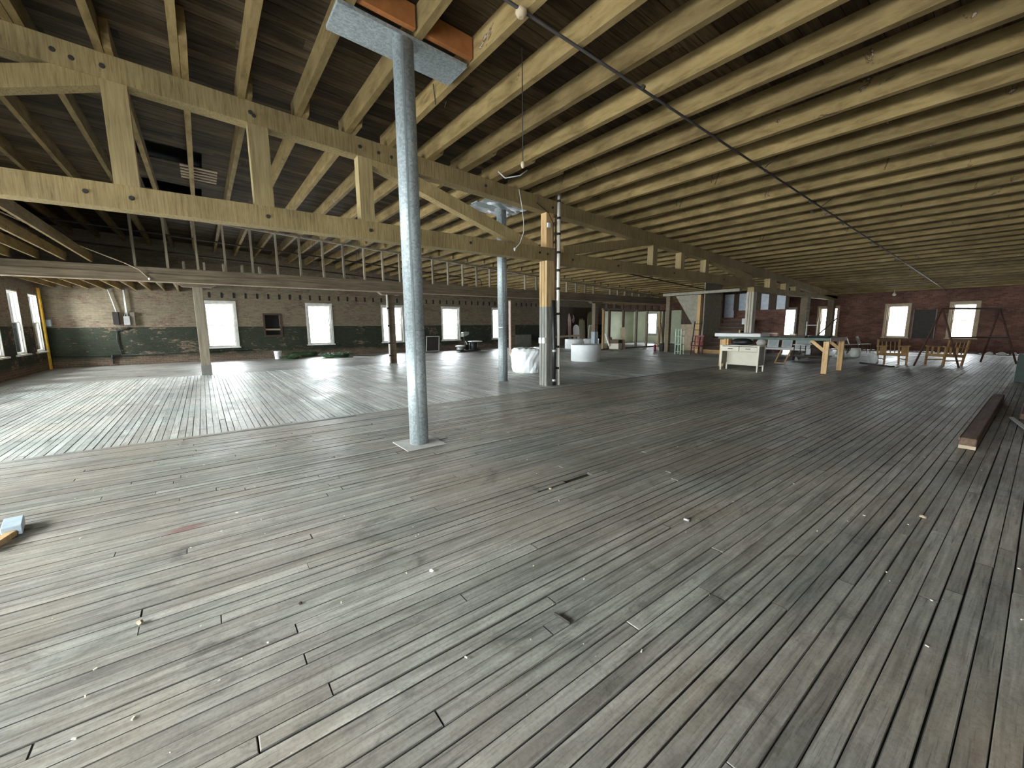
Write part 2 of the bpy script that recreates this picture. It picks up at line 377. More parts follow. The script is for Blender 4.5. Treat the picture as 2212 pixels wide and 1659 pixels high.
# ================================================================== WALLS AND WINDOWS
def wall(name, mat, axis, pos, thick, u0, u1, ztop, opens, label):
    """wall along u with rectangular openings (u0,u1,z0,z1); thick outward"""
    b = B(); us = sorted({u0, u1} | {o[0] for o in opens} | {o[1] for o in opens})
    def piece(a, c, z0, za, zc):
        if axis == 'X':   # wall runs along X at y=pos
            b.hexa([(a,pos,z0),(c,pos,z0),(c,pos+thick,z0),(a,pos+thick,z0),(a,pos,za),(c,pos,zc),(c,pos+thick,zc),(a,pos+thick,za)])
        else:
            b.hexa([(pos,a,z0),(pos+thick,a,z0),(pos+thick,c,z0),(pos,c,z0),(pos,a,za),(pos+thick,a,za),(pos+thick,c,zc),(pos,c,zc)])
    for a, c in zip(us[:-1], us[1:]):
        op = [o for o in opens if o[0] <= a+1e-6 and o[1] >= c-1e-6]
        if op:
            o = op[0]; piece(a, c, 0, o[2], o[2]); piece(a, c, o[3], ztop(a), ztop(c))
        else: piece(a, c, 0, ztop(a), ztop(c))
    return setp(b.done(name, mat), label, 'wall', kind='structure')
wn = [0]
def window(axis, pos, out, u0, u1, z0, z1, rad, label, fmat='white_frame', depth=.14, sill=True, meet=None, trim=True, rails=True):
    """sash window in an opening; out = +1/-1 outward direction of the wall axis"""
    wn[0] += 1
    P = (lambda u, d, z: (u, pos+out*d, z)) if axis == 'X' else (lambda u, d, z: (pos+out*d, u, z))
    e = empty('window_%d' % wn[0], P((u0+u1)/2, 0, z0), label=label, cat='window', kind='structure')
    inv = Matrix.Translation(-Vector(e.location))
    def part(name, boxes, mat, par=None):
        b = B()
        for a, c, d0, d1, za, zb in boxes:
            p, q = Vector(P(a, d0, za)), Vector(P(c, d1, zb))
            b.box(min(p.x,q.x), max(p.x,q.x), min(p.y,q.y), max(p.y,q.y), za, zb)
        bmesh.ops.transform(b.bm, matrix=inv, verts=b.bm.verts[:])
        return b.done(name, MAT[mat], par or e)
    f = .04; zm = meet if meet else (z0+z1)/2
    part('window_frame', [(u0, u0+f, depth-.05, depth+.10, z0, z1), (u1-f, u1, depth-.05, depth+.10, z0, z1), (u0+f, u1-f, depth-.05, depth+.10, z1-f, z1), (u0+f, u1-f, depth-.05, depth+.10, z0, z0+f)], fmat)
    for nm, a, c, dd in (('upper_sash', zm-.02, z1-f, .05), ('lower_sash', z0+f, zm+.02, .0)):
        r = .034; d0, d1 = depth+dd, depth+dd+.04
        s = part(nm, [(u0+f, u0+f+r, d0, d1, a, c), (u1-f-r, u1-f, d0, d1, a, c), (u0+f+r, u1-f-r, d0, d1, a, a+r*.8), (u0+f+r, u1-f-r, d0, d1, c-r*.8, c)], fmat)
        part('pane', [(u0+f+r, u1-f-r, d0+.016, d0+.022, a+r*.8, c-r*.8)], 'glass', s).matrix_parent_inverse = Matrix.Identity(4)
    if trim:
        t = .10
        part('casing', [(u0-t, u0, -.025, .02, z0, z1+t), (u1, u1+t, -.025, .02, z0, z1+t), (u0, u1, -.025, .02, z1, z1+t)], fmat)
    if sill: part('sill', [(u0-.14, u1+.14, -.07, depth-.05, z0-.05, z0)], fmat)
    d = Vector(P(0, -1, 0))-Vector(P(0, 0, 0))
    daylight('daylight', P((u0+u1)/2, 1.15, (z0+z1)/2+.5), d, (u1-u0)*.96, (z1-z0)*.96, rad)
    return e
zt = lambda x: rz(x)+JD+.03
FARW = [(0.15,1.25), (4.38,5.46), (8.26,9.40), (12.05,13.18), (15.86,16.96)]
farop = [(a, c, .62, 2.62) for a, c in FARW] + [(2.46, 3.10, 1.13, 2.10)]
wall('wall_far', MAT['brick_far'], 'X', YF, .42, XL-.42, XR+.42, zt, farop, 'far brick wall, faded beige paint above a dark green band')
names = ['first', 'second', 'third', 'fourth', 'fifth']
for i, (a, c) in enumerate(FARW):
    window('X', YF, 1, a, c, .62, 2.62, FAR_L, 'white framed sash window in the far wall, %s from the left corner' % names[i])
LW = [(21.5-1.95*k, 22.45-1.95*k) for k in range(13)]
wall('wall_left', MAT['brick_left'], 'Y', XL, -.42, YN, YF, lambda y: zt(XL), [(a, c, .70, 2.74) for a, c in LW], 'left brick wall with a long row of tall windows')
for i, (a, c) in enumerate(LW):
    lab = ['last tall window of the left wall, nearest the far corner', 'second tall left wall window from the far corner', 'third tall left wall window, cut by the picture edge'][i] if i < 3 else 'tall left wall window number %d from the far corner' % (i+1)
    window('Y', XL, -1, a, c, .70, 2.74, LEFT_L, lab, 'white_frame', depth=.055, trim=False)
RWN = [(4.60,5.45), (2.18,3.02), (7.65,8.53), (9.80,10.80), (19.70,20.60), (-.62,.22)]
RL = ['right end wall window beside the dark board, behind the slatted armchair', 'right end wall window behind the steel swing frame', 'right end wall window left of the beam end, above the workbench', 'narrow lit right end wall window behind the post', 'window at the end of the green plastered room', 'rightmost window of the end wall at the picture edge']
wall('wall_right', MAT['brick_right'], 'Y', XR, .42, YN, YF, lambda y: zt(XR), [(a, c, .72, 2.42) for a, c in RWN], 'right end wall of dark red brick')
for (a, c), lab in zip(RWN, RL): window('Y', XR, 1, a, c, .72, 2.42, RIGHT_L*(2.4 if a > 19 else 1), lab, 'tan' if a < 9 else 'white_frame', depth=.16, meet=1.58)
NWN = [(-4.3, -3.2), (-2.6, -1.5)]  # unseen windows added behind the camera to brighten the near floor
wall('wall_near', MAT['brick_near'], 'X', YN, -.42, XL-.42, XR+.42, zt, [(a, c, .62, 2.62) for a, c in NWN], 'near brick wall behind the camera')
for i, (a, c) in enumerate(NWN): window('X', YN, -1, a, c, .62, 2.62, NEAR_L, 'unseen sash window added to the near wall to light the floor, number %d from the left' % (i+1))
# shuttered hatch in the far wall
h = empty('wall_hatch', (2.78, YF, 1.13), label='small dark boarded opening in the far wall with a lit ledge', cat='hatch')
def rel(b, o): bmesh.ops.transform(b.bm, matrix=Matrix.Translation(-Vector(o.location)), verts=b.bm.verts[:]); return b
rel(B().box(2.46,3.10,YF+.30,YF+.36,1.13,2.10), h).done('back_board', MAT['black_rough'], h)
rel(B().box(2.38,2.46,YF-.03,YF+.06,1.05,2.18).box(3.10,3.18,YF-.03,YF+.06,1.05,2.18).box(2.46,3.10,YF-.03,YF+.06,2.10,2.18).box(2.46,3.10,YF-.03,YF+.06,1.05,1.13), h).done('frame', MAT['darkwood'], h)
rel(B().box(2.47,3.09,YF+.02,YF+.28,1.36,1.44), h).done('ledge', MAT['cardboard'], h)

# ================================================================== ROOF: deck boards and joists
ROT = Matrix.Rotation(SLOPE, 3, 'Y')
def sloped(b, x0, x1, y0, y1, dz0, dz1):
    b.hexa([(x0,y0,rz(x0)+dz0),(x1,y0,rz(x1)+dz0),(x1,y1,rz(x1)+dz0),(x0,y1,rz(x0)+dz0),(x0,y0,rz(x0)+dz1),(x1,y0,rz(x1)+dz1),(x1,y1,rz(x1)+dz1),(x0,y1,rz(x0)+dz1)])
    return b
ceil = sloped(B(), XL-.42, XR+.42, YN-.42, YF+.42, JD+.34, JD+.42).done('ceiling', MAT['black_rough']); setp(ceil, 'sloping timber roof of bare boards on rough joists', 'ceiling', kind='structure')
sloped(B(), XL-.42, XR+.42, YN-.42, YF+.42, JD+.06, JD+.34)
edge = B()
for x0, x1, y0, y1 in ((XL-.42, XL-.2, YN-.42, YF+.42), (XR+.2, XR+.42, YN-.42, YF+.42), (XL-.2, XR+.2, YN-.42, YN-.2), (XL-.2, XR+.2, YF+.2, YF+.42)): sloped(edge, x0, x1, y0, y1, JD+.03, JD+.34)
edge.done('roof_edge', MAT['darkwood'], ceil)
DW = .196
rd = random.Random(3); deck = []
OPEN = [(-.85, .33, 11.1, 12.0), (-.85, .33, 13.75, 14.9)]      # places where the boards are missing
y = YN; row = 0
while y < YF:
    y1 = min(y+DW, YF); x = XL-rd.uniform(0, 5)
    while x < XR:
        L = rd.choice((3.66, 4.39, 5.12, 5.86)); a, c = max(x, XL), min(x+L, XR)
        segs = [(a, c)]
        for o in OPEN:
            if y+DW/2 > o[2] and y+DW/2 < o[3]:
                ns = []
                for s0, s1 in segs:
                    if s1 <= o[0] or s0 >= o[1]: ns.append((s0, s1))
                    else:
                        if s0 < o[0]: ns.append((s0, o[0]))
                        if s1 > o[1]: ns.append((o[1], s1))
                segs = ns
        for s0, s1 in segs:
            if s1-s0 > .05: deck.append((s0+.001, s1-.001, y+.003, y1-rd.uniform(.002, .007), rd.uniform(0, .004)))
        x += L
    y = y1
def dkey(p):
    q = Vector(((p[0]+p[1])/2, (p[2]+p[3])/2, 5)) - Vector((0, 0, 1.5)); d = q.dot(fwd)
    return (p[1]-p[0])/d/d if d > 1 and abs(q.dot(cr)/d) < 1.6 else 0
deck.sort(key=dkey, reverse=True)
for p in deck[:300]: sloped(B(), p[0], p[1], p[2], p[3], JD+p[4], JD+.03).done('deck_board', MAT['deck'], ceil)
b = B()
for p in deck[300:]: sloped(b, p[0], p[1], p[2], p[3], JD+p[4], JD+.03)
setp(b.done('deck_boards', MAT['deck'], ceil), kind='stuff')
# laths across the broken roof
for k in range(5): sloped(B(), -.06, .62, 12.05+.22*k, 12.13+.22*k, JD-.03, JD-.005).done('lath', MAT['tan'], ceil)
JS = .732; JW = .085
jx = [-.74+JS*k for k in range(-5, 42)]
rj = random.Random(9)
for k, x in enumerate(jx):
    if x < XL+.05 or x > XR-.1: continue
    v = rj.uniform(-.012, .012); sg = rj.uniform(-.01, .01)
    dz = -rj.uniform(0, .012)
    sloped(B(), x+v, x+v+JW, YN, YT+.28+rj.uniform(0, .12), dz, JD).done('joist', MAT['joist'], ceil)
    # joists of the middle bay lap past the truss beside the near ones
    y0 = YT-rj.choice((.25, .45, .8, 1.1, 1.35))
    b = B(); xa, xb = x+v+JW+.004, x+v+2*JW; ya, yb = y0, YB2+.3
    p = [(xa,ya,rz(xa)+.13),(xb,ya,rz(xb)+.13),(xb,ya+.12,rz(xb)+.005),(xa,ya+.12,rz(xa)+.005)]
    bm = b.bm; prof = [(ya, JD), (ya, .12), (ya+.10, .004), (yb, .004), (yb, JD)]
    A = [bm.verts.new((xa, yy, rz(xa)+dd)) for yy, dd in prof]; C = [bm.verts.new((xb, yy, rz(xb)+dd)) for yy, dd in prof]
    bm.faces.new(A); bm.faces.new(C[::-1])
    for i in range(5): bm.faces.new([A[i], C[i], C[(i+1) % 5], A[(i+1) % 5]])
    b.done('joist', MAT['joist'], ceil)
    sloped(B(), x+v, x+v+JW, YB2-.3-rj.uniform(0, .4), YF, .006, JD).done('joist', MAT['joist'], ceil)

# ================================================================== TRUSSES
def bolt(par, x, y, z, r=.032):
    b = B(); b.tube([(x, y, z), (x, y-.018, z)], [r, r*.85], 8); b.done('bolt', MAT['iron'], par)
TZ = .30
def chord_top(x0, x1, par, ya=YT, yb=YT+.25):
    return sloped(B(), x0, x1, ya, yb, -TZ, 0.0).done('top_chord', MAT['truss'], par)
T1 = empty('roof_truss', (0, 0, 0), label='large timber roof truss spanning above the steel column', cat='truss')
chord_top(XL, 6.85, T1)
B().box(XL, 6.95, YT, YT+.25, 3.04, 3.34).done('bottom_chord', MAT['truss'], T1)
for x0, x1 in ((-.73, -.48), (.81, 1.07), (2.39, 2.63)):
    xm = (x0+x1)/2
    b = B(); b.hexa([(x0,YT+.01,3.34),(x1,YT+.01,3.34),(x1,YT+.22,3.34),(x0,YT+.22,3.34),(x0,YT+.01,rz(x0)-TZ),(x1,YT+.01,rz(x1)-TZ),(x1,YT+.22,rz(x1)-TZ),(x0,YT+.22,rz(x0)-TZ)])
    b.done('vertical_strut', MAT['truss_v'], T1)
    bolt(T1, xm-.08, YT, rz(xm)-.15); bolt(T1, xm+.03, YT, 3.19)
B().bar((2.55, YT+.12, 4.44), (6.45, YT+.12, 3.27), .20, .24).done('diagonal_brace', MAT['truss'], T1)
B().bar((-.75, YT+.12, 4.62), (-4.6, YT+.12, 3.27), .20, .24).done('diagonal_brace', MAT['truss'], T1)
for x, z in ((-.95, 4.72), (-1.1, 4.76), (.9, 4.60), (2.75, 4.52), (2.98, 4.50), (5.0, 4.40), (4.6, 3.21), (6.5, 3.2), (6.75, 3.19), (-1.0, 3.2), (6.9, 4.27)): bolt(T1, x, YT, z, .03)
T2 = empty('roof_truss', (6.95, 0, 0), label='middle timber roof truss between the banded pipe and the far post', cat='truss')
T2.location = (0, 0, 0)
chord_top(6.86, 18.15, T2)
B().box(6.96, 18.1, YT, YT+.25, 2.99, 3.27).done('bottom_chord', MAT['truss'], T2)
for xm in (11.17, 12.72, 14.3):
    x0, x1 = xm-.11, xm+.11
    B().hexa([(x0,YT+.02,3.27),(x1,YT+.02,3.27),(x1,YT+.22,3.27),(x0,YT+.22,3.27),(x0,YT+.02,rz(x0)-TZ+.01),(x1,YT+.02,rz(x1)-TZ+.01),(x1,YT+.22,rz(x1)-TZ+.01),(x0,YT+.22,rz(x0)-TZ+.01)]).done('vertical_strut', MAT['truss_v'], T2)
B().bar((7.3, YT+.12, 3.33), (11.1, YT+.12, 4.0), .20, .22).done('diagonal_brace', MAT['truss'], T2)
B().bar((14.4, YT+.12, 3.82), (17.9, YT+.12, 3.3), .20, .22).done('diagonal_brace', MAT['truss'], T2)
for x, z in ((7.6, 3.13), (9.4, 3.13), (12.2, 3.13), (15.5, 3.13)): bolt(T2, x, YT, z, .03)
T3 = empty('roof_truss', (0, 0, 0), label='shallow far end of the timber truss line reaching towards the end wall', cat='truss')
chord_top(18.16, 29.0, T3)
B().box(18.1, 28.9, YT, YT+.25, 2.80, 3.02).done('bottom_chord', MAT['truss'], T3)
for x, hw in ((19.9, .35), (21.5, .2), (22.8, .3), (25.4, .2)):
    B().hexa([(x-hw,YT-.02,3.02),(x+hw,YT-.02,3.02),(x+hw,YT+.2,3.02),(x-hw,YT+.2,3.02),(x-hw,YT-.02,rz(x-hw)-TZ+.02),(x+hw,YT-.02,rz(x+hw)-TZ+.02),(x+hw,YT+.2,rz(x+hw)-TZ+.02),(x-hw,YT+.2,rz(x-hw)-TZ+.02)]).done('packing_block', MAT['truss_v'], T3)

def post(label, x, y, wx, wy, z1, mat, plies=False, name='timber_post', base=None):
    e = empty(name, (x, y, 0), label=label, cat='post')
    if plies:
        n = 3
        for i in range(n): B().box(-wx/2, wx/2, -wy/2+wy*i/n+.008*(i > 0), -wy/2+wy*(i+1)/n-.008*(i < n-1), 0, z1).done('ply', mat, e, bevel=.004)
    else: B().box(-wx/2, wx/2, -wy/2, wy/2, 0, z1).done('shaft', mat, e, bevel=.006)
    if base: B().box(-wx/2-.012, wx/2+.012, -wy/2-.012, wy/2+.012, 0, base[0]).done('base_sheath', MAT[base[1]], e, bevel=.003)
    return e
P1 = post('two tone timber post of bolted planks beside the banded pipe', 6.84, YT+.12, .25, .27, 3.04, MAT['post'], True)
up = B(); up.hexa([(-.11,-.10,3.34),(.11,-.10,3.34),(.11,.10,3.34),(-.11,.10,3.34),(-.11,-.10,rz(6.73)-TZ),(.11,-.10,rz(6.95)-TZ),(.11,.10,rz(6.95)-TZ),(-.11,.10,rz(6.73)-TZ)])
up.done('upper_stub', MAT['bark_light'], P1)
post('pale timber post, daylight painted into its colour, with grey foot behind the cream desk', 18.22, YT+.12, .30, .28, 2.80, MAT['pale_post'], True)
post('dark timber post above the workbench, left of the lit window', 24.4, YT+.12, .42, .30, 2.80, MAT['beam'])
post('timber post at the beam end in front of the end wall window', 28.5, YT+.12, .36, .30, 2.80, MAT['beam'])

# ================================================================== SECOND BEAM LINE with stud frame
bm2 = empty('timber_beam', (0, 0, 0), label='long dark double timber beam in front of the far wall', cat='beam')
B().box(XL, 25.9, YB2, YB2+.26, 2.87, 3.10).done('lower_beam', MAT['beam'], bm2)
B().box(XL, 25.9, YB2+.035, YB2+.24, 3.104, 3.29).done('upper_beam', MAT['beam'], bm2)
B().box(XL, 25.9, YB2-.02, YB2, 2.855, 2.885).done('lit_underside_strip', MAT['tan'], bm2)  # pale strip imitates light on the lower edge of the beam
for i, px in enumerate((0.0, 6.2, 12.4, 18.6)):
    B().hexa([(px-.36,YB2,2.76),(px+.36,YB2,2.76),(px+.36,YB2+.26,2.76),(px-.36,YB2+.26,2.76),(px-.5,YB2,2.868),(px+.5,YB2,2.868),(px+.5,YB2+.26,2.868),(px-.5,YB2+.26,2.868)]).done('bolster', MAT['beam'], bm2)
post('square timber post left of the first far window', 0.0, YB2+.13, .25, .25, 2.76, MAT['stud'], base=(.32, 'grey_board'))
post('dark timber post with striped pipe behind the steel column', 6.2, YB2+.13, .25, .25, 2.76, MAT['beam'])
post('pink and dark timber post beside the second steel column', 12.4, YB2+.13, .25, .25, 2.76, MAT['beam'])
post('dark timber post between white bundles and green plastered room', 18.6, YB2+.13, .28, .25, 2.76, MAT['beam'], base=(1.1, 'blue_grey'))
B().box(-.02, .02, -.08, .08, .0, 2.7).done('pink_face', MAT['pink'], empty('post_facing', (12.25, YB2+.08, 0), label='pinkish plank nailed to the post by the second steel column', cat='plank'))
sf = empty('stud_frame', (0, 0, 0), label='row of bare upright studs between dark beam and roof', cat='frame')
for k, x in enumerate(jx):
    if x < -1.6 or x > 25.5 or k % 9 == 5 and x > 9: continue
    x += .09+rj.uniform(-.03, .03)
    zt_ = rz(x)
    B().hexa([(x-.03,YB2+.05,3.29),(x+.03,YB2+.05,3.29),(x+.03,YB2+.15,3.29),(x-.03,YB2+.15,3.29),(x-.03,YB2+.05,zt_),(x+.03,YB2+.05,zt_),(x+.03,YB2+.15,zt_),(x-.03,YB2+.15,zt_)]).done('stud', MAT['stud'], sf)
sloped(B(), -2.0, 25.6, YB2+.03, YB2+.16, -.05, -.001).done('top_plate', MAT['stud'], sf)
# left-over low ceiling joists at the left end, with their boards over the far bay
lj = empty('low_joists', (0, 0, 0), label='low leftover ceiling joists at the left end by the far wall', cat='joists')
for k in range(9):
    x = -4.35+.46*k
    B().box(x, x+.05, YB2+.27, YF-.001, 3.06, 3.29).done('joist', MAT['joist'], lj)
for k in range(34):
    y0 = YB2+.28+.198*k
    if y0+.19 < YF: B().box(XL+.005, -.25, y0, y0+.19, 3.292, 3.315).done('loft_board', MAT['deck'], lj)
mj = empty('low_joists', (0, 0, 0), label='low joists resting on the dark beam at the left picture edge', cat='joists')
for k in range(5):
    x = -4.3+.5*k
    B().box(x, x+.05, YT+.05, YB2+.2, 3.342, 3.57).done('joist', MAT['joist'], mj)
for k in range(5):
    x = -.3+.73*k*0-.0+.5*k
    B().box(x, x+.06, YB2+.0, YB2+.26, 3.291, 3.52).done('joist_stub', MAT['stud'], sf)
# black plates painted as the shade in empty joist pockets along the far wall
for k in range(50):
    x = .35+.46*k
    if x > 20 or any(a-.02 < x+.04 < c+.02 and False for a, c in FARW): continue
    B().box(x, x+.085, YF-.012, YF, 2.86, 3.10).done('joist_pocket_shade', MAT['black_rough'], bpy.data.objects['wall_far'])

# ================================================================== STEEL COLUMNS
MAT['seam'] = plain('seam_steel', (.16,.18,.18), .55, .3)
def steel_column(label, x, y, r, ztop):
    e = empty('steel_column', (x, y, 0), label=label, cat='column')
    B().tube([(0,0,.01), (0,0,1.45)], r, 28).tube([(0,0,1.452), (0,0,ztop)], r*.995, 28).done('shaft', MAT['galv'], e)
    b = B()
    for a in (R(-118),):
        b.obox((r*math.cos(a), r*math.sin(a), ztop/2), (.022, .006, ztop-.03), Matrix.Rotation(a+math.pi/2, 3, 'Z'))
    b.done('seam', MAT['seam'], e)
    return e
c1 = steel_column('tall galvanised steel column standing in the foreground', 2.10, 4.76, .118, rz(2.1)-.042)
B().box(-.26, .26, -.25, .25, .004, .012).done('base_plate', MAT['blue_grey'] if False else plain('pale_plate', (.42,.41,.38), .7), c1)
h1 = empty('column_header', (2.13, 4.89, 0), label='galvanised sheet metal header above the foreground steel column', cat='header')
def slopedrel(b, e, x0, x1, y0, y1, d0, d1): sloped(b, x0, x1, y0, y1, d0, d1); return rel(b, e)
slopedrel(B(), h1, 1.38, 2.88, 4.66, 5.13, -.042, -.002).done('sheet', MAT['galv'], h1)
for xa, xb in ((1.56, 2.17), (2.29, 2.90)):
    slopedrel(B(), h1, xa, xb, 4.56, 4.63, .02, .25).done('blocking', MAT['orange_board'], h1)
c2 = steel_column('second galvanised steel column beside the wrapped white bundle', 6.42, 8.86, .125, rz(6.42)-.03)
h2 = empty('column_header', (6.3, 8.8, 0), label='crumpled foil sheet header above the second steel column', cat='header')
b = B(); n = 7
gr = [[(5.62+1.25*i/n, 8.35+.95*j/n, rz(5.62+1.25*i/n)-.012-random.uniform(0, .035)) for j in range(n+1)] for i in range(n+1)]
for i in range(n):
    for j in range(n): b.quad([gr[i][j], gr[i+1][j], gr[i+1][j+1], gr[i][j+1]])
bmesh.ops.remove_doubles(b.bm, verts=b.bm.verts[:], dist=1e-4)
rel(b, h2).done('foil', plain('foil', (.7,.72,.74), .3, .8), h2)
slopedrel(B(), h2, 5.6, 6.9, 8.72, 9.0, -.028, -.0).done('sheet', MAT['galv'], h2)

# ================================================================== PIPES AND WIRING
pv = empty('banded_pipe', (6.97, 7.30, 0), label='cream plastic pipe with black bands rising beside the two tone post', cat='pipe')
B().tube([(.02,-.02,.02), (0,0,1.9), (0,0,rz(6.97)+.1)], [.034,.040,.042], 12).done('pipe', MAT['pvc'], pv)
for z in (.42, .95, 1.75, 2.35, 2.78, 3.2, 3.62, 3.98, 4.36): B().tube([(0,0,z), (0,0,z+.055)], .0475, 12).done('band', MAT['black'], pv)
bp = empty('black_drain_pipe', (6.83, 7.30, 0), label='black plastic drain pipe clipped to the foot of the two tone post', cat='pipe')
B().tube([(.02,0,.02), (.02,0,.9), (0,0,1.3), (-.02,0,2.1)], .045, 12).done('pipe', MAT['black'], bp)
for z in (.12, .85): B().tube([(.02,0,z), (.02,0,z+.06)], .055, 12).done('clamp', MAT['conduit'], bp)
rp = B().tube([(6.99,YT-.02,0), (6.99,YT-.02,rz(7)-.32)], .016, 6).done('rusty_conduit', MAT['rust']); setp(rp, 'thin rust red conduit running up beside the banded pipe', 'pipe')
for k, (yy, lab) in enumerate(((7.74, 'left of the two white outlet boxes on the two tone post'), (7.52, 'right of the two white outlet boxes on the two tone post'))):
    ob = empty('outlet_box', (6.715, yy, 1.13), label=lab, cat='outlet')
    ob.location.y = 7.63 if k == 0 else 7.50
    B().box(-.05, 0, -.045, .045, -.07, .07).done('box', MAT['white'], ob, bevel=.004); B().box(-.054, -.05, -.018, .018, -.04, .04).done('socket', MAT['cream'], ob)
jb = B().box(6.72, 6.80, YT-.05, YT, 3.79, 3.90).done('junction_box', MAT['white'], bevel=.004); setp(jb, 'small white junction box high on the post above the lower chord', 'junction box')
sp_ = empty('ceiling_pipe', (0, 0, 0), label='long thin dark pipe running under the roof joists to the end wall', cat='pipe')
X0, X1 = 1.2, 29.9
B().tube([(X0, 3.58, rz(X0)-.03), (10, 3.48, rz(10)-.03), (20, 3.38, rz(20)-.03), (X1, 3.3, rz(X1)-.03)], .017, 8).done('pipe', MAT['iron'], sp_)
for x in (4.8, 8.6, 11.0, 13.4, 16.2, 19.5, 22.0, 25.0): B().tube([(x, 3.5, rz(x)-.03), (x+.03, 3.5, rz(x)-.03)], .028, 8).done('coupling', MAT['iron'], sp_)
for x in (8.3, 8.5, 11.6, 11.8): B().tube([(x, 3.47, rz(x)-.01), (x-.05, 3.2, rz(x)+.16)], .008, 5).done('hanger_rod', MAT['iron'], sp_)
cb = empty('ceiling_box', (2.86, 3.57, rz(2.86)-.05), label='round porcelain lamp base on the ceiling pipe near the column header', cat='lamp base')
B().lathe([(.03,.045),(.055,.03),(.06,0),(.045,-.03),(.025,-.045)], seg=14).done('base', MAT['tan'], cb)
def cord(name, pts, r, mat, label, cat='cord', tip=None):
    e = empty(name, pts[0], label=label, cat=cat); o = Vector(pts[0])
    B().tube([Vector(p)-o for p in pts], r, 6).done('wire', MAT[mat], e)
    if tip: B().lathe([(.012,.03),(.022,.02),(.026,0),(.02,-.03),(.008,-.045)], Vector(pts[-1])-o, 10).done('tip', MAT[tip], e)
    return e
cord('hanging_cord', [(3.215,4.0,rz(3.2)), (3.22,4.0,4.0), (3.222,4.0,3.40)], .006, 'iron', 'dark lamp cord hanging straight from the joists right of the steel column', tip='tan')
cord('hanging_cord', [(5.83,7.38,4.47), (5.90,7.36,4.1), (5.935,7.35,3.8), (5.92,7.34,3.55), (5.82,7.34,3.32), (5.68,7.35,3.18)], .008, 'white', 'curved white cord hanging in front of the truss brace', tip='white')
cord('loose_cable', [(5.0,7.0,rz(5)-.0), (5.1,6.9,4.42), (5.4,6.8,4.5), (5.55,6.75,4.62)], .012, 'white', 'short white cable drooping between roof joists above the truss', 'cable')
cord('wall_wire', [(6.4,YT-.01,4.30), (6.55,YT-.02,4.22), (6.75,YT-.03,4.12), (6.9,YT-.03,3.9), (6.9,YT-.03,3.3)], .008, 'black', 'thin black wire looping over the truss node to the post', 'wire')
for i, (x, y, dz) in enumerate(((3.0, 5.6, .0), (6.2, 6.5, 0), (8.45, 4.4, 0), (9.2, 5.6, 0), (13.8, 5.6, 0), (14.1, 3.6, 0))):
    for s_ in (-.07, .07):
        hk = B().tube([(x+s_, y, rz(x)-.06), (x+s_*1.8, y-.05, rz(x)+.17)], .007, 5).done('hook', MAT['iron'], setp(empty('joist_hook', (0,0,0)), 'bent iron hook on the roof joists, %s' % ('just beyond the header', 'near the truss node', 'beside the long ceiling pipe', 'in the right bay', 'above the workbench', 'towards the end wall')[i], 'hook', 'iron joist hooks') if s_ < 0 else bpy.data.objects[[o.name for o in bpy.data.objects if o.name.startswith('joist_hook')][-1]])
fp = empty('sprinkler_pipe', (0, 0, 0), label='dark pipe hung in the middle bay ending at the stair beam', cat='pipe')
B().tube([(11.0,10.6,3.76), (14.0,10.6,3.56), (20.2,10.6,3.22)], .024, 8).tube([(11.0,10.6,3.76), (11.0,10.6,3.98)], .024, 8).done('pipe', MAT['iron'], fp)
for x in (13.0, 16.0, 19.0): B().tube([(x,10.6,3.64-.055*(x-12.5)), (x,10.6,rz(x))], .008, 5).done('hanger_rod', MAT['iron'], fp)
for nm, yy, z0_, xe, lab in (('a', YB2+.6, 4.30, 10.9, 'upper dark sprinkler pipe behind the stud frame'), ('b', YB2+.9, 3.82, 9.3, 'lower dark sprinkler pipe behind the stud frame')):
    e = empty('sprinkler_pipe', (0,0,0), label=lab, cat='pipe')
    B().tube([(-4.6,yy,z0_+.26), (0.3,yy,z0_), (xe,yy,z0_-.058*(xe-.3)), (xe+.05,yy,z0_-.058*(xe-.3)-.25)], .026, 8).done('pipe', MAT['iron'], e)
    for x in (1.7, 3.6, 5.2, 7.8): B().tube([(x,yy,z0_-.058*x), (x,yy,rz(x))], .008, 5).done('hanger_rod', MAT['iron'], e)
wt = empty('striped_pipe', (6.02, YB2-.03, 0), label='white pipe with black bands on the post behind the steel column', cat='pipe')
B().tube([(0,0,.02), (0,0,2.76)], .04, 10).done('pipe', MAT['pvc'], wt)
for z in (.3, .8, 1.5, 2.2): B().tube([(0,0,z), (0,0,z+.06)], .045, 10).done('band', MAT['black'], wt)
# left end: electrics on the far wall, yellow trim in the corner
ep = empty('fuse_box', (-2.74, YF-.01, 1.66), label='black electric fuse box with conduits on the far wall near the left corner', cat='fuse box')
B().box(-.09, .10, -.14, .0, 0, .5).done('cabinet', MAT['black'], ep, bevel=.01); B().box(-.075, .085, -.15, -.14, .02, .48).done('door', MAT['iron'], ep)
for x0_, z0_, x1_, z1_ in ((.04, .5, -.12, 1.40), ):
    B().tube([(x0_,-.05,z0_), (x1_,-.05,z1_)], .018, 8).done('conduit', MAT['white'], ep)
gp = empty('electric_box', (-2.42, YF-.01, 1.64), label='grey electric panel right of the black fuse box', cat='fuse box')
B().box(-.09, .10, -.11, 0, 0, .36).done('cabinet', MAT['conduit'], gp, bevel=.008)
B().tube([(.03,-.05,.36), (.03,-.05,1.42)], .02, 8).tube([(-.06,-.05,.36), (-.02,-.05,.48), (.0,-.05,.6), (0,-.05,1.42)], .014, 8).done('conduit', MAT['white'], gp)
sg = B().box(-2.30, -2.17, YF-.08, YF-.005, 1.62, 2.16).done('switch_box', MAT['taupe']); setp(sg, 'narrow brown switch box right of the grey electric panel', 'switch box')
wc = empty('wall_cable', (-2.4, YF-.02, 0), label='black cable zigzagging down the green painted far wall', cat='cable')
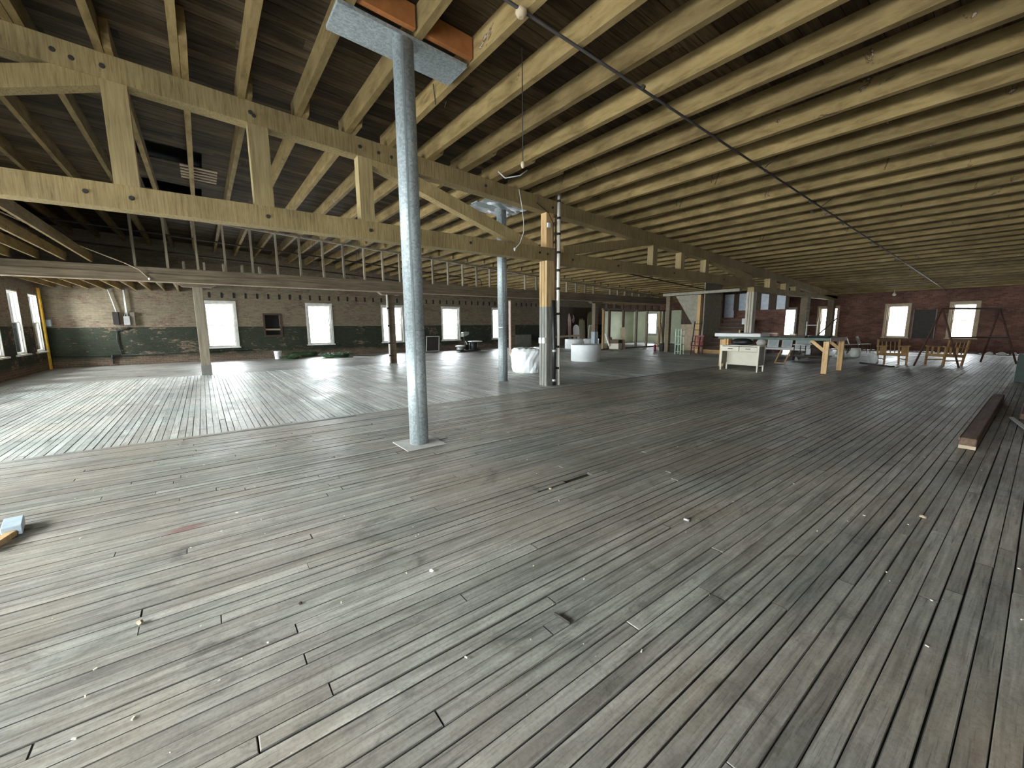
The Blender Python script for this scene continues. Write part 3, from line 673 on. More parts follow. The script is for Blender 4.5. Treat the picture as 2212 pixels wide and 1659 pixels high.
B().tube([(0,-.01,1.55), (-.05,-.01,1.5), (-.38,-.01,1.40), (-.40,-.01,1.0), (-.36,-.01,.75), (-.30,-.01,.42)], .018, 6).done('cable', MAT['black'], wc)
wp = empty('wall_pipe', (-4.6, YF-.04, .42), label='thin dark pipe running low along the far wall to a valve', cat='pipe')
B().tube([(0,0,.03), (1.6,0,.0), (1.85,0,0)], .02, 8).tube([(1.85,0,0), (6.4,0,.02)], .016, 8).done('pipe', MAT['green_dark'], wp)
B().lathe([(.03,-.08),(.05,-.05),(.05,.05),(.03,.08)], (1.6,0,-.06), 10).tube([(1.6,0,-.1), (1.6,0,-.34)], .025, 8).done('valve', MAT['black'], wp)
yt = B().box(XL+.005, XL+.055, 22.55, 22.72, 0.0, 3.0).done('corner_board', MAT['yellow']); setp(yt, 'bright yellow board standing in the far left corner', 'board')
bx = B().box(XL+.02, XL+.18, 22.80, 22.98, 1.60, 1.85).done('wall_box', MAT['blue_grey'], bevel=.01); setp(bx, 'small pale blue box in the far left corner beside the yellow board', 'box')
cord('slack_cable', [(-3.1,12.5,3.86), (-2.4,14.8,3.62), (-1.6,16.1,3.36), (-1.3,16.16,3.20), (-1.1,16.17,2.95)], .015, 'tan', 'slack cable running over the low joists to the dark beam', 'cable', tip='white')

# ================================================================== WHITE BUNDLES
def bundle(label, x, y, r, h, wrap=False, mat='white_wrap'):
    e = empty('white_bundle', (x, y, 0), label=label, cat='roll', group='round white insulation rolls')
    rr = random.Random(int(x*10)); b = B(); seg = 36; rings = []
    prof = [(.98,.0),(1.0,.03),(1.0,h*.25),(1.005,h*.5),(1.0,h*.75),(1.0,h-.03),(.97,h)]
    if wrap: prof = [(.9,.0),(.98,.03),(1.04,h*.25),(1.05,h*.5),(1.06,h*.72),(1.0,h*.9),(.86,h*.98),(.5,h)]
    am = .035 if wrap else .004; ph = [rr.uniform(0, 6) for _ in range(8)]
    for i, (k, z) in enumerate(prof):
        ring = []
        for s in range(seg):
            t = 2*math.pi*s/seg
            wv = 1+am*(math.sin(5*t+ph[0]+z*7)+.7*math.sin(11*t+ph[1]-z*13)+.5*math.sin(17*t+ph[2]+z*19))
            ring.append(b.bm.verts.new((r*k*wv*math.cos(t), r*k*wv*math.sin(t), z+(rr.uniform(-.03,.03) if wrap and z > h*.85 else 0))))
        rings.append(ring)
    for i in range(len(rings)-1):
        for s in range(seg):
            f = b.bm.faces.new([rings[i][s], rings[i][(s+1)%seg], rings[i+1][(s+1)%seg], rings[i+1][s]]); f.smooth = not wrap
    b.bm.faces.new(rings[0][::-1]); b.bm.faces.new(rings[-1])
    b.done('roll', MAT[mat], e)
    if not wrap: B().tube([(r*.1,0,h-.004), (r*.1,0,h+.002)], r*.08, 10).done('core', MAT['cardboard'], e); B().box(r*.80, r*1.02, -.012, .012, .01, h-.01).done('sheet_end', MAT[mat], e)
    return e
bundle('crumpled plastic wrapped white roll right of the second steel column', 8.42, 10.15, .56, .78, True)
bundle('large plain white roll standing in the middle of the pale floor', 12.85, 11.75, .62, .70)
bundle('smaller white roll left behind the large plain roll', 19.1, 18.45, .62, .62)
bundle('white roll beside the dark post in front of the leaning sash', 22.6, 20.2, .58, .52)

# ================================================================== CREAM DESK
dk = empty('desk', (13.8, 5.9, 0), label='cream painted metal desk with two drawers beside the workbench', cat='desk')
W2, D0, D1, HT = .59, -.22, .26, .83        # desk runs along Y, front faces -X
B().box(D0-.02, D1+.02, -W2-.02, W2+.02, HT-.03, HT).done('desk_top', MAT['cream'], dk, bevel=.006)
for sx, sy in ((D0+.03, -W2+.03), (D0+.03, W2-.03), (D1-.03, -W2+.03), (D1-.03, W2-.03)):
    b = B(); b.hexa([(sx-.018,sy-.018,0),(sx+.018,sy-.018,0),(sx+.018,sy+.018,0),(sx-.018,sy+.018,0),(sx-.03,sy-.03,HT-.03),(sx+.03,sy-.03,HT-.03),(sx+.03,sy+.03,HT-.03),(sx-.03,sy+.03,HT-.03)]); b.done('leg', MAT['cream'], dk)
B().box(D0+.02, D1-.02, -W2+.01, -W2+.03, .20, HT-.03).done('side_panel', MAT['taupe'], dk); B().box(D0+.02, D1-.02, W2-.03, W2-.01, .20, HT-.03).done('side_panel', MAT['taupe'], dk)
B().box(D1-.05, D1-.03, -W2+.03, W2-.03, .16, HT-.03).done('back_panel', MAT['cream'], dk)
for a, c in ((-W2+.06, -.01), (.01, W2-.06)):
    d_ = B().box(D0-.005, D0+.02, a, c, HT-.20, HT-.05).done('drawer', MAT['cream'], dk, bevel=.004); B().box(D0-.03, D0-.005, (a+c)/2-.07, (a+c)/2+.07, HT-.125, HT-.105).done('handle', MAT['iron'], d_)
    B().box(D0+.02, D1-.06, a, c, HT-.19, HT-.06).done('drawer_box', MAT['cream'], d_)
B().bar((D0+.03,-W2+.03,.2), (D0+.03,-W2+.04,.2), .01, .01).bar((D1-.06,-W2+.03,.22), (D1-.06,W2-.03,.22), .03, .03).done('stretcher', MAT['cream'], dk)
bag = B(); rb = random.Random(4)
bag.lathe([(.05,0),(.28,.02),(.31,.09),(.29,.16),(.22,.21),(.13,.235),(.04,.24)], (0,0,0), 18, .16)
bg_ = bag.done('black_bag', MAT['black']); bg_.scale = (.7, 1.0, .86); bg_.location = (13.85, 5.94, .832); setp(bg_, 'shiny black plastic bag lying on the cream desk', 'bag')
gb = B().lathe([(.03,0),(.12,.02),(.15,.09),(.11,.17),(.03,.2)], (0,0,0), 14, .10).done('grey_bag', plain('grey_plastic', (.45,.43,.40), .4)); gb.location = (13.84, 5.36, .832); setp(gb, 'small grey plastic bag at the right end of the cream desk', 'bag')
for k, yy in enumerate((6.42, 6.34)):
    o = B().box(13.72, 13.98, yy-.03, yy+.03, .832, 1.02).done('wood_block', MAT['orange_wood'], bevel=.004); setp(o, ('left' if k == 0 else 'right')+' one of two upright orange wood blocks on the cream desk', 'block', 'orange wood blocks')
setp(B().obox((13.70,6.497,.52), (.16,.01,.42), Matrix.Rotation(R(12),3,'Y')).done('paper_sheet', MAT['white']), 'creased pale paper stuck to the left side of the cream desk', 'paper')

# ================================================================== WORKBENCH
wb = empty('workbench', (15.45, 5.35, 0), label='long workbench with green edged top and raw pine legs', cat='workbench')
HB = 1.06
B().box(-.78, .85, -1.5, 1.75, HB-.035, HB).done('bench_top', MAT['taupe'], wb)
B().box(-.80, -.78, -1.5, 1.75, HB-.075, HB).done('apron', MAT['bench_green'], wb); B().box(-.78, .85, -1.52, -1.5, HB-.10, HB).done('apron', MAT['pink'], wb)
for sx, mt in ((-.72, 'pine'), (.74, 'bark_light')):
    for sy in (-1.44, 1.6):
        lg = B().box(sx-.045, sx+.045, sy-.045, sy+.045, 0, HB-.10).done('leg', MAT[mt], wb)
        B().box(sx-.05, sx-.045, sy+.05, sy+.09, 0, HB-.10).box(sx-.045, sx+.045, sy+.046, sy+.09, 0, .35).done('leg_ply', MAT[mt], lg)
        B().bar((sx, sy+.02, HB-.42), (sx, sy+(.42 if sy < 0 else -.42), HB-.07), .04, .09).done('brace', MAT[mt], lg)
mt_ = empty('padded_board', (14.85, 6.4, HB), label='thick white padded board on the left end of the workbench', cat='board')
B().box(-.32, .45, -.72, .78, .004, .125).done('pad', MAT['white'], mt_, bevel=.02)
for (x0, y0, z0, dx, dy, dz, m, lab, cat, nm) in (
    (15.0, 4.9, HB+.002, .25, .7, .06, 'darkwood', 'dark plank lying on the middle of the workbench', 'plank', 'plank'),
    (15.4, 4.3, HB+.002, .3, .5, .05, 'black_rough', 'black tray on the right half of the workbench', 'tray', 'tray'),
    (15.9, 5.9, HB+.002, .14, .5, .12, 'pink', 'long pale box at the back of the workbench', 'box', 'carton'),
    (15.9, 5.2, HB+.002, .16, .16, .10, 'cream', 'small cream box at the back of the workbench', 'box', 'carton'),
    (15.85, 6.9, HB+.002, .1, .04, .22, 'pine', 'short upright pine offcut at the far left of the workbench', 'offcut', 'offcut')):
    o = B().box(x0-dx/2, x0+dx/2, y0-dy/2, y0+dy/2, z0, z0+dz).done(nm, MAT[m], bevel=.006); setp(o, lab, cat)
setp(B().tube([(15.2,4.35,HB+.03), (15.9,4.05,HB+.6)], .018, 6).done('metal_rod', MAT['iron']), 'thin dark rod leaning up from the workbench across the lit window', 'rod')
fr = empty('wire_stand', (16.1, 4.75, HB), label='small white wire stand at the back of the workbench', cat='stand')
for yy in (-.15, .15): B().tube([(0,yy,0), (0,yy,.5)], .012, 6).done('upright', MAT['white'], fr)
for zz in (.03, .38): B().tube([(0,-.15,zz), (0,.15,zz)], .01, 6).done('rail', MAT['white'], fr)
# leaning window sashes and the things under the bench
def leaning(name, label, cat, x, y, wd, h, lean, face, mats, frame=.05, th=.04, panes=True, z0=0.0, yaw=0):
    e = empty(name, (x, y, z0), yaw, label=label, cat=cat)
    rot = Matrix.Rotation(lean, 3, 'Y')     # front faces -X, top leans to +X
    if panes:
        for nm, cy, cz, sy, sz in (('rail', 0, frame/2, wd, frame), ('rail', 0, h-frame/2, wd, frame), ('stile', -wd/2+frame/2, h/2, frame, h-2*frame), ('stile', wd/2-frame/2, h/2, frame, h-2*frame)):
            b = B(); b.obox(rot@Vector((th/2, cy, cz)), (th, sy, sz), rot); b.done(nm, MAT[mats[0]], e)
        b = B(); b.obox(rot@Vector((th/2, 0, h/2)), (.008, wd-2*frame, h-2*frame), rot); b.done('pane', MAT[mats[1]], e)
    else:
        b = B(); b.obox(rot@Vector((th/2, 0, h/2)), (th, wd, h), rot); b.done('panel', MAT[mats[0]], e)
    return e
MAT['pale_pane'] = plain('pale_pane', (.52,.60,.60), .25)
for k, (x, y, wd) in enumerate(((22.9, 8.35, .5), (22.95, 7.75, .45), (23.0, 7.1, .62), (23.05, 6.4, .5))):
    leaning('window_sash', ('leftmost', 'second', 'third', 'rightmost')[k]+' pale window sash leaning upright under the workbench', 'window sash', x, y, wd, .52, .2, 0, ('white_frame', 'pale_pane'), z0=.325)
pl_ = B().box(22.6, 23.4, 6.0, 8.8, .22, .315).done('pallet_shelf', MAT['white']); setp(pl_, 'low white board carrying the leaning window sashes', 'board')
for k, yy in enumerate((6.2, 7.4, 8.6)):
    o = B().box(22.7, 23.3, yy-.08, yy+.08, 0, .218).done('wood_block', MAT['darkwood']); setp(o, ('right', 'middle', 'left')[k]+' dark block holding up the low white board', 'block', 'blocks under the white board')
ct = empty('cart', (19.7, 5.75, 0), label='flat dark cart with frame under the far side of the workbench', cat='cart')
B().box(-.4, .4, -.6, .6, .16, .2).done('deck', MAT['darkwood'], ct)
for sx in (-.3, .3):
    for sy in (-.5, .5): B().tube([(sx,sy-.03,.08), (sx,sy+.03,.08)], .08, 12).done('wheel', MAT['black'], ct)
for sx in (-.35, .35):
    for sy in (.1, .5): B().tube([(sx,sy,.2), (sx,sy,.62)], .016, 6).done('upright', MAT['iron'], ct)
B().box(-.38, .38, .08, .55, .62, .65).done('top_tray', MAT['white'], ct)
br = empty('barrel', (21.9, 6.15, 0), label='dark brown barrel standing under the workbench', cat='barrel')
B().lathe([(.22,0),(.255,.2),(.27,.42),(.255,.64),(.22,.84)], seg=20).done('staves', MAT['darkwood'], br)
for z in (.14, .42, .70): B().lathe([(.262,z-.025),(.274,z-.02),(.274,z+.02),(.262,z+.025)], seg=20).done('hoop', MAT['iron'], br)
for k, (x, y, r, h) in enumerate(((22.6, 5.5, .16, .30), (22.9, 5.05, .18, .40), (21.6, 5.3, .15, .16))):
    o = B().lathe([(r*.85,0),(r,.04),(r*1.02,h*.6),(r*.9,h)], (0,0,0), 14, .06).done('white_sack', MAT['white']); o.location = (x, y, 0); setp(o, ('white sack right behind the barrel', 'taller white sack seen past the near bench leg', 'low white sack in front of the other sacks')[k], 'sack', 'white sacks by the barrel')
fd = empty('folding_frame', (17.3, 6.05, 0), label='bare pine folding frame standing between desk and workbench', cat='frame')
for yy in (-.22, .1): B().bar((-.1,yy,.02), (.1,yy-.12,.52), .035, .035).done('leg', MAT['bark_light'], fd)
B().bar((-.1,-.22,.04), (-.1,.1,.04), .03, .03).done('rail', MAT['bark_light'], fd)

# ================================================================== SWING FRAME, ARMCHAIRS
sw = empty('swing_frame', (0, 0, 0), label='dark steel swing frame of two splayed leg pairs and a top bar', cat='swing frame')
A, Bp = Vector((19.8, 2.22, 1.96)), Vector((23.3, 1.15, 1.98))
B().tube([A+(A-Bp)*.03, Bp+(Bp-A)*.03], .03, 8).done('top_bar', MAT['rust'], sw)
for ap, feet in ((A, ((19.8, 2.72, 0), (19.82, 1.65, 0))), (Bp, ((23.42, 1.42, 0), (23.26, .56, 0)))):
    for f in feet: B().tube([ap, f], .028, 8).done('leg', MAT['rust'], sw)
A2, B2 = Vector((19.81, 1.95, 1.0)), Vector((23.28, .85, .95))
B().tube([A2, B2], .025, 8).done('lower_bar', MAT['rust'], sw)
def armchair(label, x, y, rot, back=True):
    e = empty('armchair_frame', (x, y, 0), rot, label=label, cat='armchair', group='bare wooden armchair frames')
    w_, d_ = .62, .62
    for sx in (-1, 1):
        B().bar((sx*w_/2, d_/2, 0), (sx*w_/2, d_/2-.02, .66), .05, .05).done('front_leg', MAT['chairwood'], e)
        B().bar((sx*w_/2, -d_/2, 0), (sx*w_/2, -d_/2-.16, .88), .05, .05).done('rear_leg', MAT['chairwood'], e)
        B().bar((sx*w_/2, d_/2+.06, .67), (sx*w_/2, -d_/2-.14, .62), .08, .035).done('arm', MAT['chairwood'], e)
        B().bar((sx*w_/2, d_/2, .18), (sx*w_/2, -d_/2-.02, .18), .03, .04).done('side_stretcher', MAT['chairwood'], e)
        for k in range(2): B().bar((sx*w_/2, .12-.22*k, .38), (sx*w_/2, .12-.22*k, .63), .02, .07).done('arm_slat', MAT['chairwood'], e)
        B().bar((sx*w_/2, d_/2, .36), (sx*w_/2, -d_/2-.05, .33), .04, .09).done('side_rail', MAT['chairwood'], e)
    B().bar((-w_/2, d_/2, .36), (w_/2, d_/2, .36), .04, .10).done('front_rail', MAT['chairwood'], e)
    B().bar((-w_/2, -d_/2-.06, .34), (w_/2, -d_/2-.06, .34), .04, .09).done('rear_rail', MAT['chairwood'], e)
    B().bar((-w_/2, -d_/2-.15, .84), (w_/2, -d_/2-.15, .84), .03, .10).done('top_rail', MAT['brown'], e)
    for k in range(4): B().bar((-w_/2+.125+.125*k, -d_/2-.07, .38), (-w_/2+.125+.125*k, -d_/2-.14, .80), .025, .02).done('back_slat', MAT['chairwood'], e)
    for k in range(3): B().bar((-w_/2, d_/2-.15-.17*k, .35), (w_/2, d_/2-.15-.17*k, .35), .05, .015).done('seat_slat', MAT['brown'], e)
    return e
armchair('bare slatted armchair frame left of the swing legs', 20.2, 3.38, R(118))
armchair('bare slatted armchair frame between the swing legs', 20.75, 2.12, R(52))
fn = empty('floor_fan', (19.35, 3.75, 0), label='round grey fan head lying on a black base on the floor', cat='fan')
B().lathe([(.02,-.03),(.19,-.028),(.22,0),(.19,.028),(.02,.03)], seg=24).done('fan_head', plain('fan_grey', (.42,.43,.40), .5), fn)
fn.children[0].rotation_euler = (R(80), 0, R(55)); fn.children[0].location = (0, 0, .225)
B().bar((.35,.38,.02), (-.55,-.65,.02), .14, .035).done('base_bar', MAT['black'], fn)
def sheet(label, x0, y0, x1, y1, hw):
    b = B(); dx, dy = x1-x0, y1-y0; nn = Vector((-dy, dx)).normalized()*hw
    b.hexa([(x0-nn.x,y0-nn.y,.003),(x1-nn.x,y1-nn.y,.003),(x1+nn.x,y1+nn.y,.003),(x0+nn.x,y0+nn.y,.003),(x0-nn.x,y0-nn.y,.010),(x1-nn.x,y1-nn.y,.010),(x1+nn.x,y1+nn.y,.010),(x0+nn.x,y0+nn.y,.010)])
    return setp(b.done('white_sheet', MAT['white']), label, 'sheet', 'white sheets along the end wall')
sheet('white sheet on the floor left of the armchairs', 24.0, 4.7, 26.2, 3.4, .40)
sheet('white sheet on the floor behind the armchairs by the end wall', 27.9, 5.0, 28.6, 1.9, .75)
sheet('white sheet on the floor behind the right swing legs', 28.3, 1.7, 28.8, -.9, .8)
for k, (x, y, r) in enumerate(((28.7, 1.5, .12), (28.8, 1.15, .14), (28.9, .8, .10))):
    o = B().lathe([(r*.9,0),(r,.04),(r*.8,.10),(r*.3,.14)], (0,0,0), 12, .12).done('white_heap', MAT['white']); o.location = (x, y, .011); setp(o, ('left', 'middle', 'right')[k]+' crumpled white heap on the sheet behind the right swing legs', 'heap', 'white heaps')
for k, (x, y, rr_) in enumerate(((24.9, 5.95, .3), (25.6, 5.75, -.2), (26.3, 5.5, .15))):
    e = empty('stacking_chair', (x, y, 0), R(200)+rr_, label=('left', 'middle', 'right')[k]+' pale shell chair beyond the workbench', cat='chair', group='pale shell chairs beyond the bench')
    B().hexa([(-.22,-.2,.43),(.22,-.2,.43),(.22,.22,.45),(-.22,.22,.45),(-.22,-.2,.455),(.22,-.2,.455),(.22,.22,.475),(-.22,.22,.475)]).done('seat', plain('shell_grey', (.45,.42,.37), .5) if k == 0 else bpy.data.materials['shell_grey'], e, bevel=.01)
    B().hexa([(-.22,-.2,.46),(.22,-.2,.46),(.22,-.17,.46),(-.22,-.17,.46),(-.2,-.32,.82),(.2,-.32,.82),(.2,-.295,.82),(-.2,-.295,.82)]).done('backrest', bpy.data.materials['shell_grey'], e, bevel=.006)
    for sx in (-.18, .18):
        for sy in (-.16, .18): B().tube([(sx*1.15,sy*1.2,0), (sx,sy,.43)], .012, 6).done('leg', MAT['iron'], e)
dbd = empty('dark_board', (29.93, 3.95, .68), label='tall dark board on the end wall between two windows', cat='board')
B().box(-.03, .05, -.40, .40, 0, 1.48).done('panel', MAT['dark_panel'], dbd); B().box(-.05, -.03, -.44, -.40, 0, 1.5).box(-.05, -.03, .40, .44, 0, 1.5).done('edge_trim', MAT['taupe'], dbd)
lb = empty('light_bulb', (28.58, 5.0, rz(28.58)-.002), label='bare light bulb hanging by the end wall above the windows', cat='light bulb')
B().tube([(0,0,0), (0,0,-.12)], .008, 6).done('cord', MAT['white'], lb); B().lathe([(.02,-.12),(.035,-.16),(.08,-.22),(.08,-.27),(.03,-.31)], seg=12).done('bulb', MAT['cream'], lb)
gcb = empty('dark_cabinet', (16.35, .12, 0), label='dark green metal cabinet cut by the right picture edge', cat='cabinet')
B().box(-.25, .3, -.35, .26, .0, .70).done('body', MAT['green_dark'], gcb, bevel=.008); B().box(-.262, -.25, -.32, .23, .06, .66).done('door', MAT['green_dark'], gcb, bevel=.004)

# ================================================================== TIMBER ON THE FLOOR, RIGHT
tb = empty('floor_timber', (7.1, .43, 0), 0, label='heavy brown timber lying on the floor at the right edge', cat='timber')
MAT['red_wood'] = wood('reddish_timber', (.06,.035,.022), (.13,.075,.05), (.21,.13,.09), (1.4, 20, 20), tint=.1, rough=.7)
B().box(0, 4.9, -.07, .07, .005, .14).done('beam', MAT['red_wood'], tb, bevel=.01)
B().box(-.002, 4.5, .071, .076, .11, .143).done('raw_edge', MAT['tan'], tb); B().box(-.012, -.002, -.07, .07, .01, .05).done('cut_end', MAT['tan'], tb)
setp(B().bar((9.95,.20,.02), (8.9,.02,.03), .05, .02).done('white_lath', MAT['white']), 'thin white lath on the floor beside the heavy brown timber', 'lath')
setp(B().hexa([(9.9,-.6,.01),(13.2,-.6,.01),(13.2,.12,.01),(9.9,.12,.01),(9.9,-.6,.10),(13.2,-.6,.10),(13.2,.12,.10),(9.9,.12,.10)]).done('dark_plank', MAT['red_wood'], bevel=.01), 'dark flat plank behind the heavy brown timber at the picture edge', 'plank')
# offcuts at the left edge
setp(B().obox((-1.26,4.52,.045), (.10,.24,.07), Matrix.Rotation(R(10),3,'Z')).done('offcut', MAT['blue_grey'], bevel=.004), 'grey painted wood offcut lying at the left picture edge', 'offcut')
setp(B().obox((-1.27,4.28,.03), (.06,.26,.04), Matrix.Rotation(R(-14),3,'Z')).done('offcut', MAT['bark_light'], bevel=.006), 'pale wood offcut in front of the grey one at the left edge', 'offcut')
# small litter on the planks
lit = random.Random(21)
def crumb(label, x, y, s, m, kind='pebble'):
    b = B(); bmesh.ops.create_icosphere(b.bm, subdivisions=1, radius=s)
    for v in b.bm.verts: v.co *= lit.uniform(.7, 1.25); v.co.z *= .6
    o = b.done(kind, MAT[m]); o.location = (x, y, s*.45+.003); setp(o, label, 'litter', 'crumbs on the near floor'); return o
crumb('pale plaster crumb on the floor below the rotted gap', .99, 2.14, .016, 'white')
crumb('round beige pebble on the floor at the lower left', -.39, 2.65, .018, 'tan')
crumb('dark brown chip on the floor left of centre', .29, 2.31, .012, 'darkwood')
crumb('pale chip on the dark floor at the right', 4.31, .43, .02, 'tan')
crumb('pale splinter lump beside the rotted floor gap', 2.42, 2.62, .016, 'tan')
setp(B().tube([(1.33,1.40,.010), (1.345,1.30,.010)], .007, 8).done('bolt_piece', MAT['iron']), 'small dark bolt lying on the floor near the centre', 'bolt')
setp(B().tube([(2.83,1.545,.010), (2.84,1.505,.010)], .010, 8).done('bottle_cap', MAT['conduit']), 'tiny metal cap on the floor right of centre', 'cap')
b = B()
for k in range(260):
    x, y = lit.uniform(-1.5, 7), lit.uniform(-.4, 6.5)
    s = lit.uniform(.002, .0065); a = lit.uniform(0, 3.1)
    b.obox((x, y, .004+s*.4), (s*lit.uniform(1, 3.2), s, s*.8), Matrix.Rotation(a, 3, 'Z'))
setp(b.done('floor_grit', MAT['cream']), 'pale grit and splinters scattered over the near floor', 'grit', kind='stuff')
b = B()
setp(B().tube([(5.9,20.9,.012), (6.7,20.1,.012)], .012, 6).done('white_stick', MAT['white']), 'white stick on the floor right of the large green wreath', 'stick')
# red chalk mark is a stain with its own shape in the boards
# ================================================================== FAR LEFT: bucket, wreaths
bk = empty('bucket', (2.78, 22.15, 0), label='white plastic bucket standing by the far wall below the hatch', cat='bucket')
B().lathe([(.135,0),(.14,.02),(.165,.37),(.165,.38)], seg=20).done('body', MAT['white'], bk); B().lathe([(.172,.30),(.178,.305),(.178,.33),(.172,.335)], seg=20).lathe([(.168,.36),(.176,.365),(.176,.385),(.15,.388)], seg=20).done('rim', MAT['white'], bk)
B().tube([(.16,0,.33),(.19,-.08,.22),(.16,-.16,.15),(.05,-.19,.13),(-.08,-.18,.16),(-.17,-.06,.3)], .004, 5).done('handle', MAT['conduit'], bk)
MAT['pine_needle'] = plain('pine_needle', (.045,.10,.04), .7, var=.5, scale=30)
def wreath(label, x, y, rx, ry, h, n, seed):
    rr = random.Random(seed); b = B()
    for k in range(n):
        a = rr.uniform(0, 6.283); q = rr.uniform(.35, 1); px, py = math.cos(a)*rx*q, math.sin(a)*ry*q; pz = h*(1-.6*abs(q-.65))*rr.uniform(.35, 1)
        d = Vector((rr.uniform(-1,1), rr.uniform(-1,1), rr.uniform(-.1,.9))).normalized()*rr.uniform(.05,.12)
        sd = d.cross(Vector((0,0,1))).normalized()*.012 if abs(d.z) < .1 or True else None
        p = Vector((px, py, max(.01, pz*.8)))
        b.quad([p-sd, p+sd, p+d+sd*.4, p+d-sd*.4])
    e = empty('garland', (x, y, 0), label=label, cat='garland', group='green garlands on the floor'); setp(b.done('needles', MAT['pine_needle'], e), kind='stuff')
    ring = B().tube([(rx*.65*math.cos(t), ry*.65*math.sin(t), h*.35) for t in [6.283*i/24 for i in range(25)]], h*.3, 6); ring.done('core_ring', MAT['pine_needle'], e)
    return e
w1 = wreath('small green garland beside the white bucket', 3.25, 21.7, .45, .25, .16, 500, 1)
wreath('large green garland heap left of the white stick', 5.2, 21.3, .85, .45, .28, 1300, 2)
wreath('dark green garland pushed against the far wall', 3.95, 22.75, .8, .15, .35, 700, 3)
rbw = empty('red_ribbon', (3.62, 22.1, 0), label='bright red ribbon at the end of the small green garland', cat='ribbon')
for s in (-1, 1): B().tube([(0,0,.05),(.08*s,.02,.12),(.15*s,0,.09),(.13*s,-.02,.03),(0,0,.05)], .022, 6).done('loop', MAT['red'], rbw)
B().lathe([(.02,0.02),(.035,.05),(.02,.08)], seg=8).done('knot', MAT['red'], rbw)
# ================================================================== FAR WALL RIGHT: board, machine
lbd = leaning('framed_board', 'dark board in a pale frame leaning by the far wall', 'board', 0, 0, .86, .92, .10, 0, ('white_frame', 'dark_panel'), frame=.04); lbd.location = (11.0, 22.45, 0); lbd.rotation_euler.z = R(-90)
mc = empty('old_machine', (12.4, 20.7, 0), label='dark old machine with upright column and white topped drum', cat='machine')
B().box(-.6, .8, -.25, .25, .03, .10).done('base', MAT['iron'], mc, bevel=.01)
B().lathe([(.20,.10),(.22,.14),(.22,.27),(.18,.30)], (-.42,.1,0), 18).done('front_drum', MAT['conduit'], mc)
B().lathe([(.02,.40),(.20,.385),(.31,.33),(.30,.31),(.02,.33)], (-.40,.1,0), 20).done('fender', MAT['white'], mc)
B().bar((.05,.1,.1), (-.08,.1,.85), .16, .2).bar((-.08,.1,.85), (-.10,.1,1.02), .2, .24).done('column', MAT['iron'], mc, bevel=.02)
B().hexa([(-.30,-.05,.86),(.12,-.05,1.0),(.12,.25,1.0),(-.30,.25,.86),(-.28,-.03,1.14),(.14,-.03,1.16),(.14,.23,1.16),(-.28,.23,1.14)]).done('head', MAT['conduit'], mc, bevel=.03)
B().bar((-.02,-.02,.42), (-.12,-.02,.62), .05, .04).done('lever', MAT['white'], mc)
B().lathe([(.25,.04),(.27,.07),(.27,.52),(.25,.55)], (.48,.05,0), 22).done('drum', MAT['black'], mc)
B().box(.12, .88, -.28, .38, .555, .61).done('drum_cover', MAT['white'], mc, bevel=.01)
# ================================================================== DARK BOARDS AND CUT-OUTS at the far wall
dw = empty('dark_backing', (0, 0, 0), label='dark brown boarding fixed over the far wall behind the cut-outs', cat='boarding')
for k in range(14): B().box(20.6+.36*k, 20.6+.36*k+.35, 22.93+.004*(k % 3), 22.985, 0.02, 2.9).done('board', MAT['darkwood'], dw)
def cutout(label, x, y, poly, mat, lean=.06, th=.02, cat='cut-out', z0=.003):
    e = empty('board_cutout', (x, y, z0), label=label, cat=cat)
    u = Vector((1,0,0)); v = Vector((0, math.sin(lean), math.cos(lean)))
    B().prism(poly, th, ((0,0,0), u, v)).done('panel', MAT[mat], e); return e
cutout('tall narrow pink cut-out board with pointed top', 22.85, 22.55, [(-.16,0),(.16,0),(.16,1.75),(.12,2.1),(.0,2.42),(-.1,2.3),(-.16,1.9)], 'pink')
cutout('white round topped cut-out board standing behind the smaller roll', 23.35, 22.35, [(-.34,0),(.34,0),(.34,1.2)]+arc_pts(0,1.2,.34,0,180,10)[1:-1]+[(-.34,1.2)], 'white', .05)
cutout('olive flame topped cut-out board right of the white one', 24.2, 22.5, [(-.34,0),(.34,0),(.34,1.7),(.24,1.95),(.16,1.82),(.02,2.05),(-.12,1.85),(-.22,2.02),(-.34,1.75)], 'olive')
fl_ = cutout('small pink flame shaped cut-out hanging on the dark boarding', 23.5, 22.9, [(0,0),(.16,.16),(.17,.36),(.06,.60),(-.04,.66),(.0,.45),(-.15,.25)], 'pink', 0, z0=1.65)
cutout('tan cut-out board with curved edge beside the dark post', 25.0, 22.4, [(-.3,0),(.5,0),(.55,2.1),(.35,2.35),(.1,2.6),(-.2,2.4),(-.3,2.0)], 'olive', .05)
lean2 = leaning('window_sash', 'old white window sash leaning beside the tan cut-out', 'window sash', 24.5, 22.0, .62, 1.5, .10, 0, ('white_frame', 'plaster'), z0=0.0); lean2.rotation_euler.z = R(-90)
setp(B().bar((19.8,22.2,.62), (23.2,21.9,.70), .05, .14).done('loose_plank', MAT['tan']), 'long pale plank resting level behind the white rolls', 'plank')
for k, x in enumerate((20.0, 22.9)):
    o = B().box(x-.03, x+.03, 22.0+(.16 if k == 0 else -.07)-.04, 22.0+(.16 if k == 0 else -.07)+.04, 0, .555+.024*k*2).done('trestle_block', MAT['darkwood']); setp(o, ('left', 'right')[k]+' dark prop under the long pale plank', 'prop', 'props under the pale plank')
setp(B().box(16.6, 18.2, 18.6, 19.5, .003, .06).done('flat_board', MAT['tan'], bevel=.005), 'flat pale board on the floor left of the smaller white roll', 'board')
gx = B().box(17.3, 18.9, 22.55, 22.9, .002, .85).done('grey_chest', MAT['grey_board'], bevel=.01); setp(gx, 'long grey chest against the far wall behind the two tone post', 'chest')
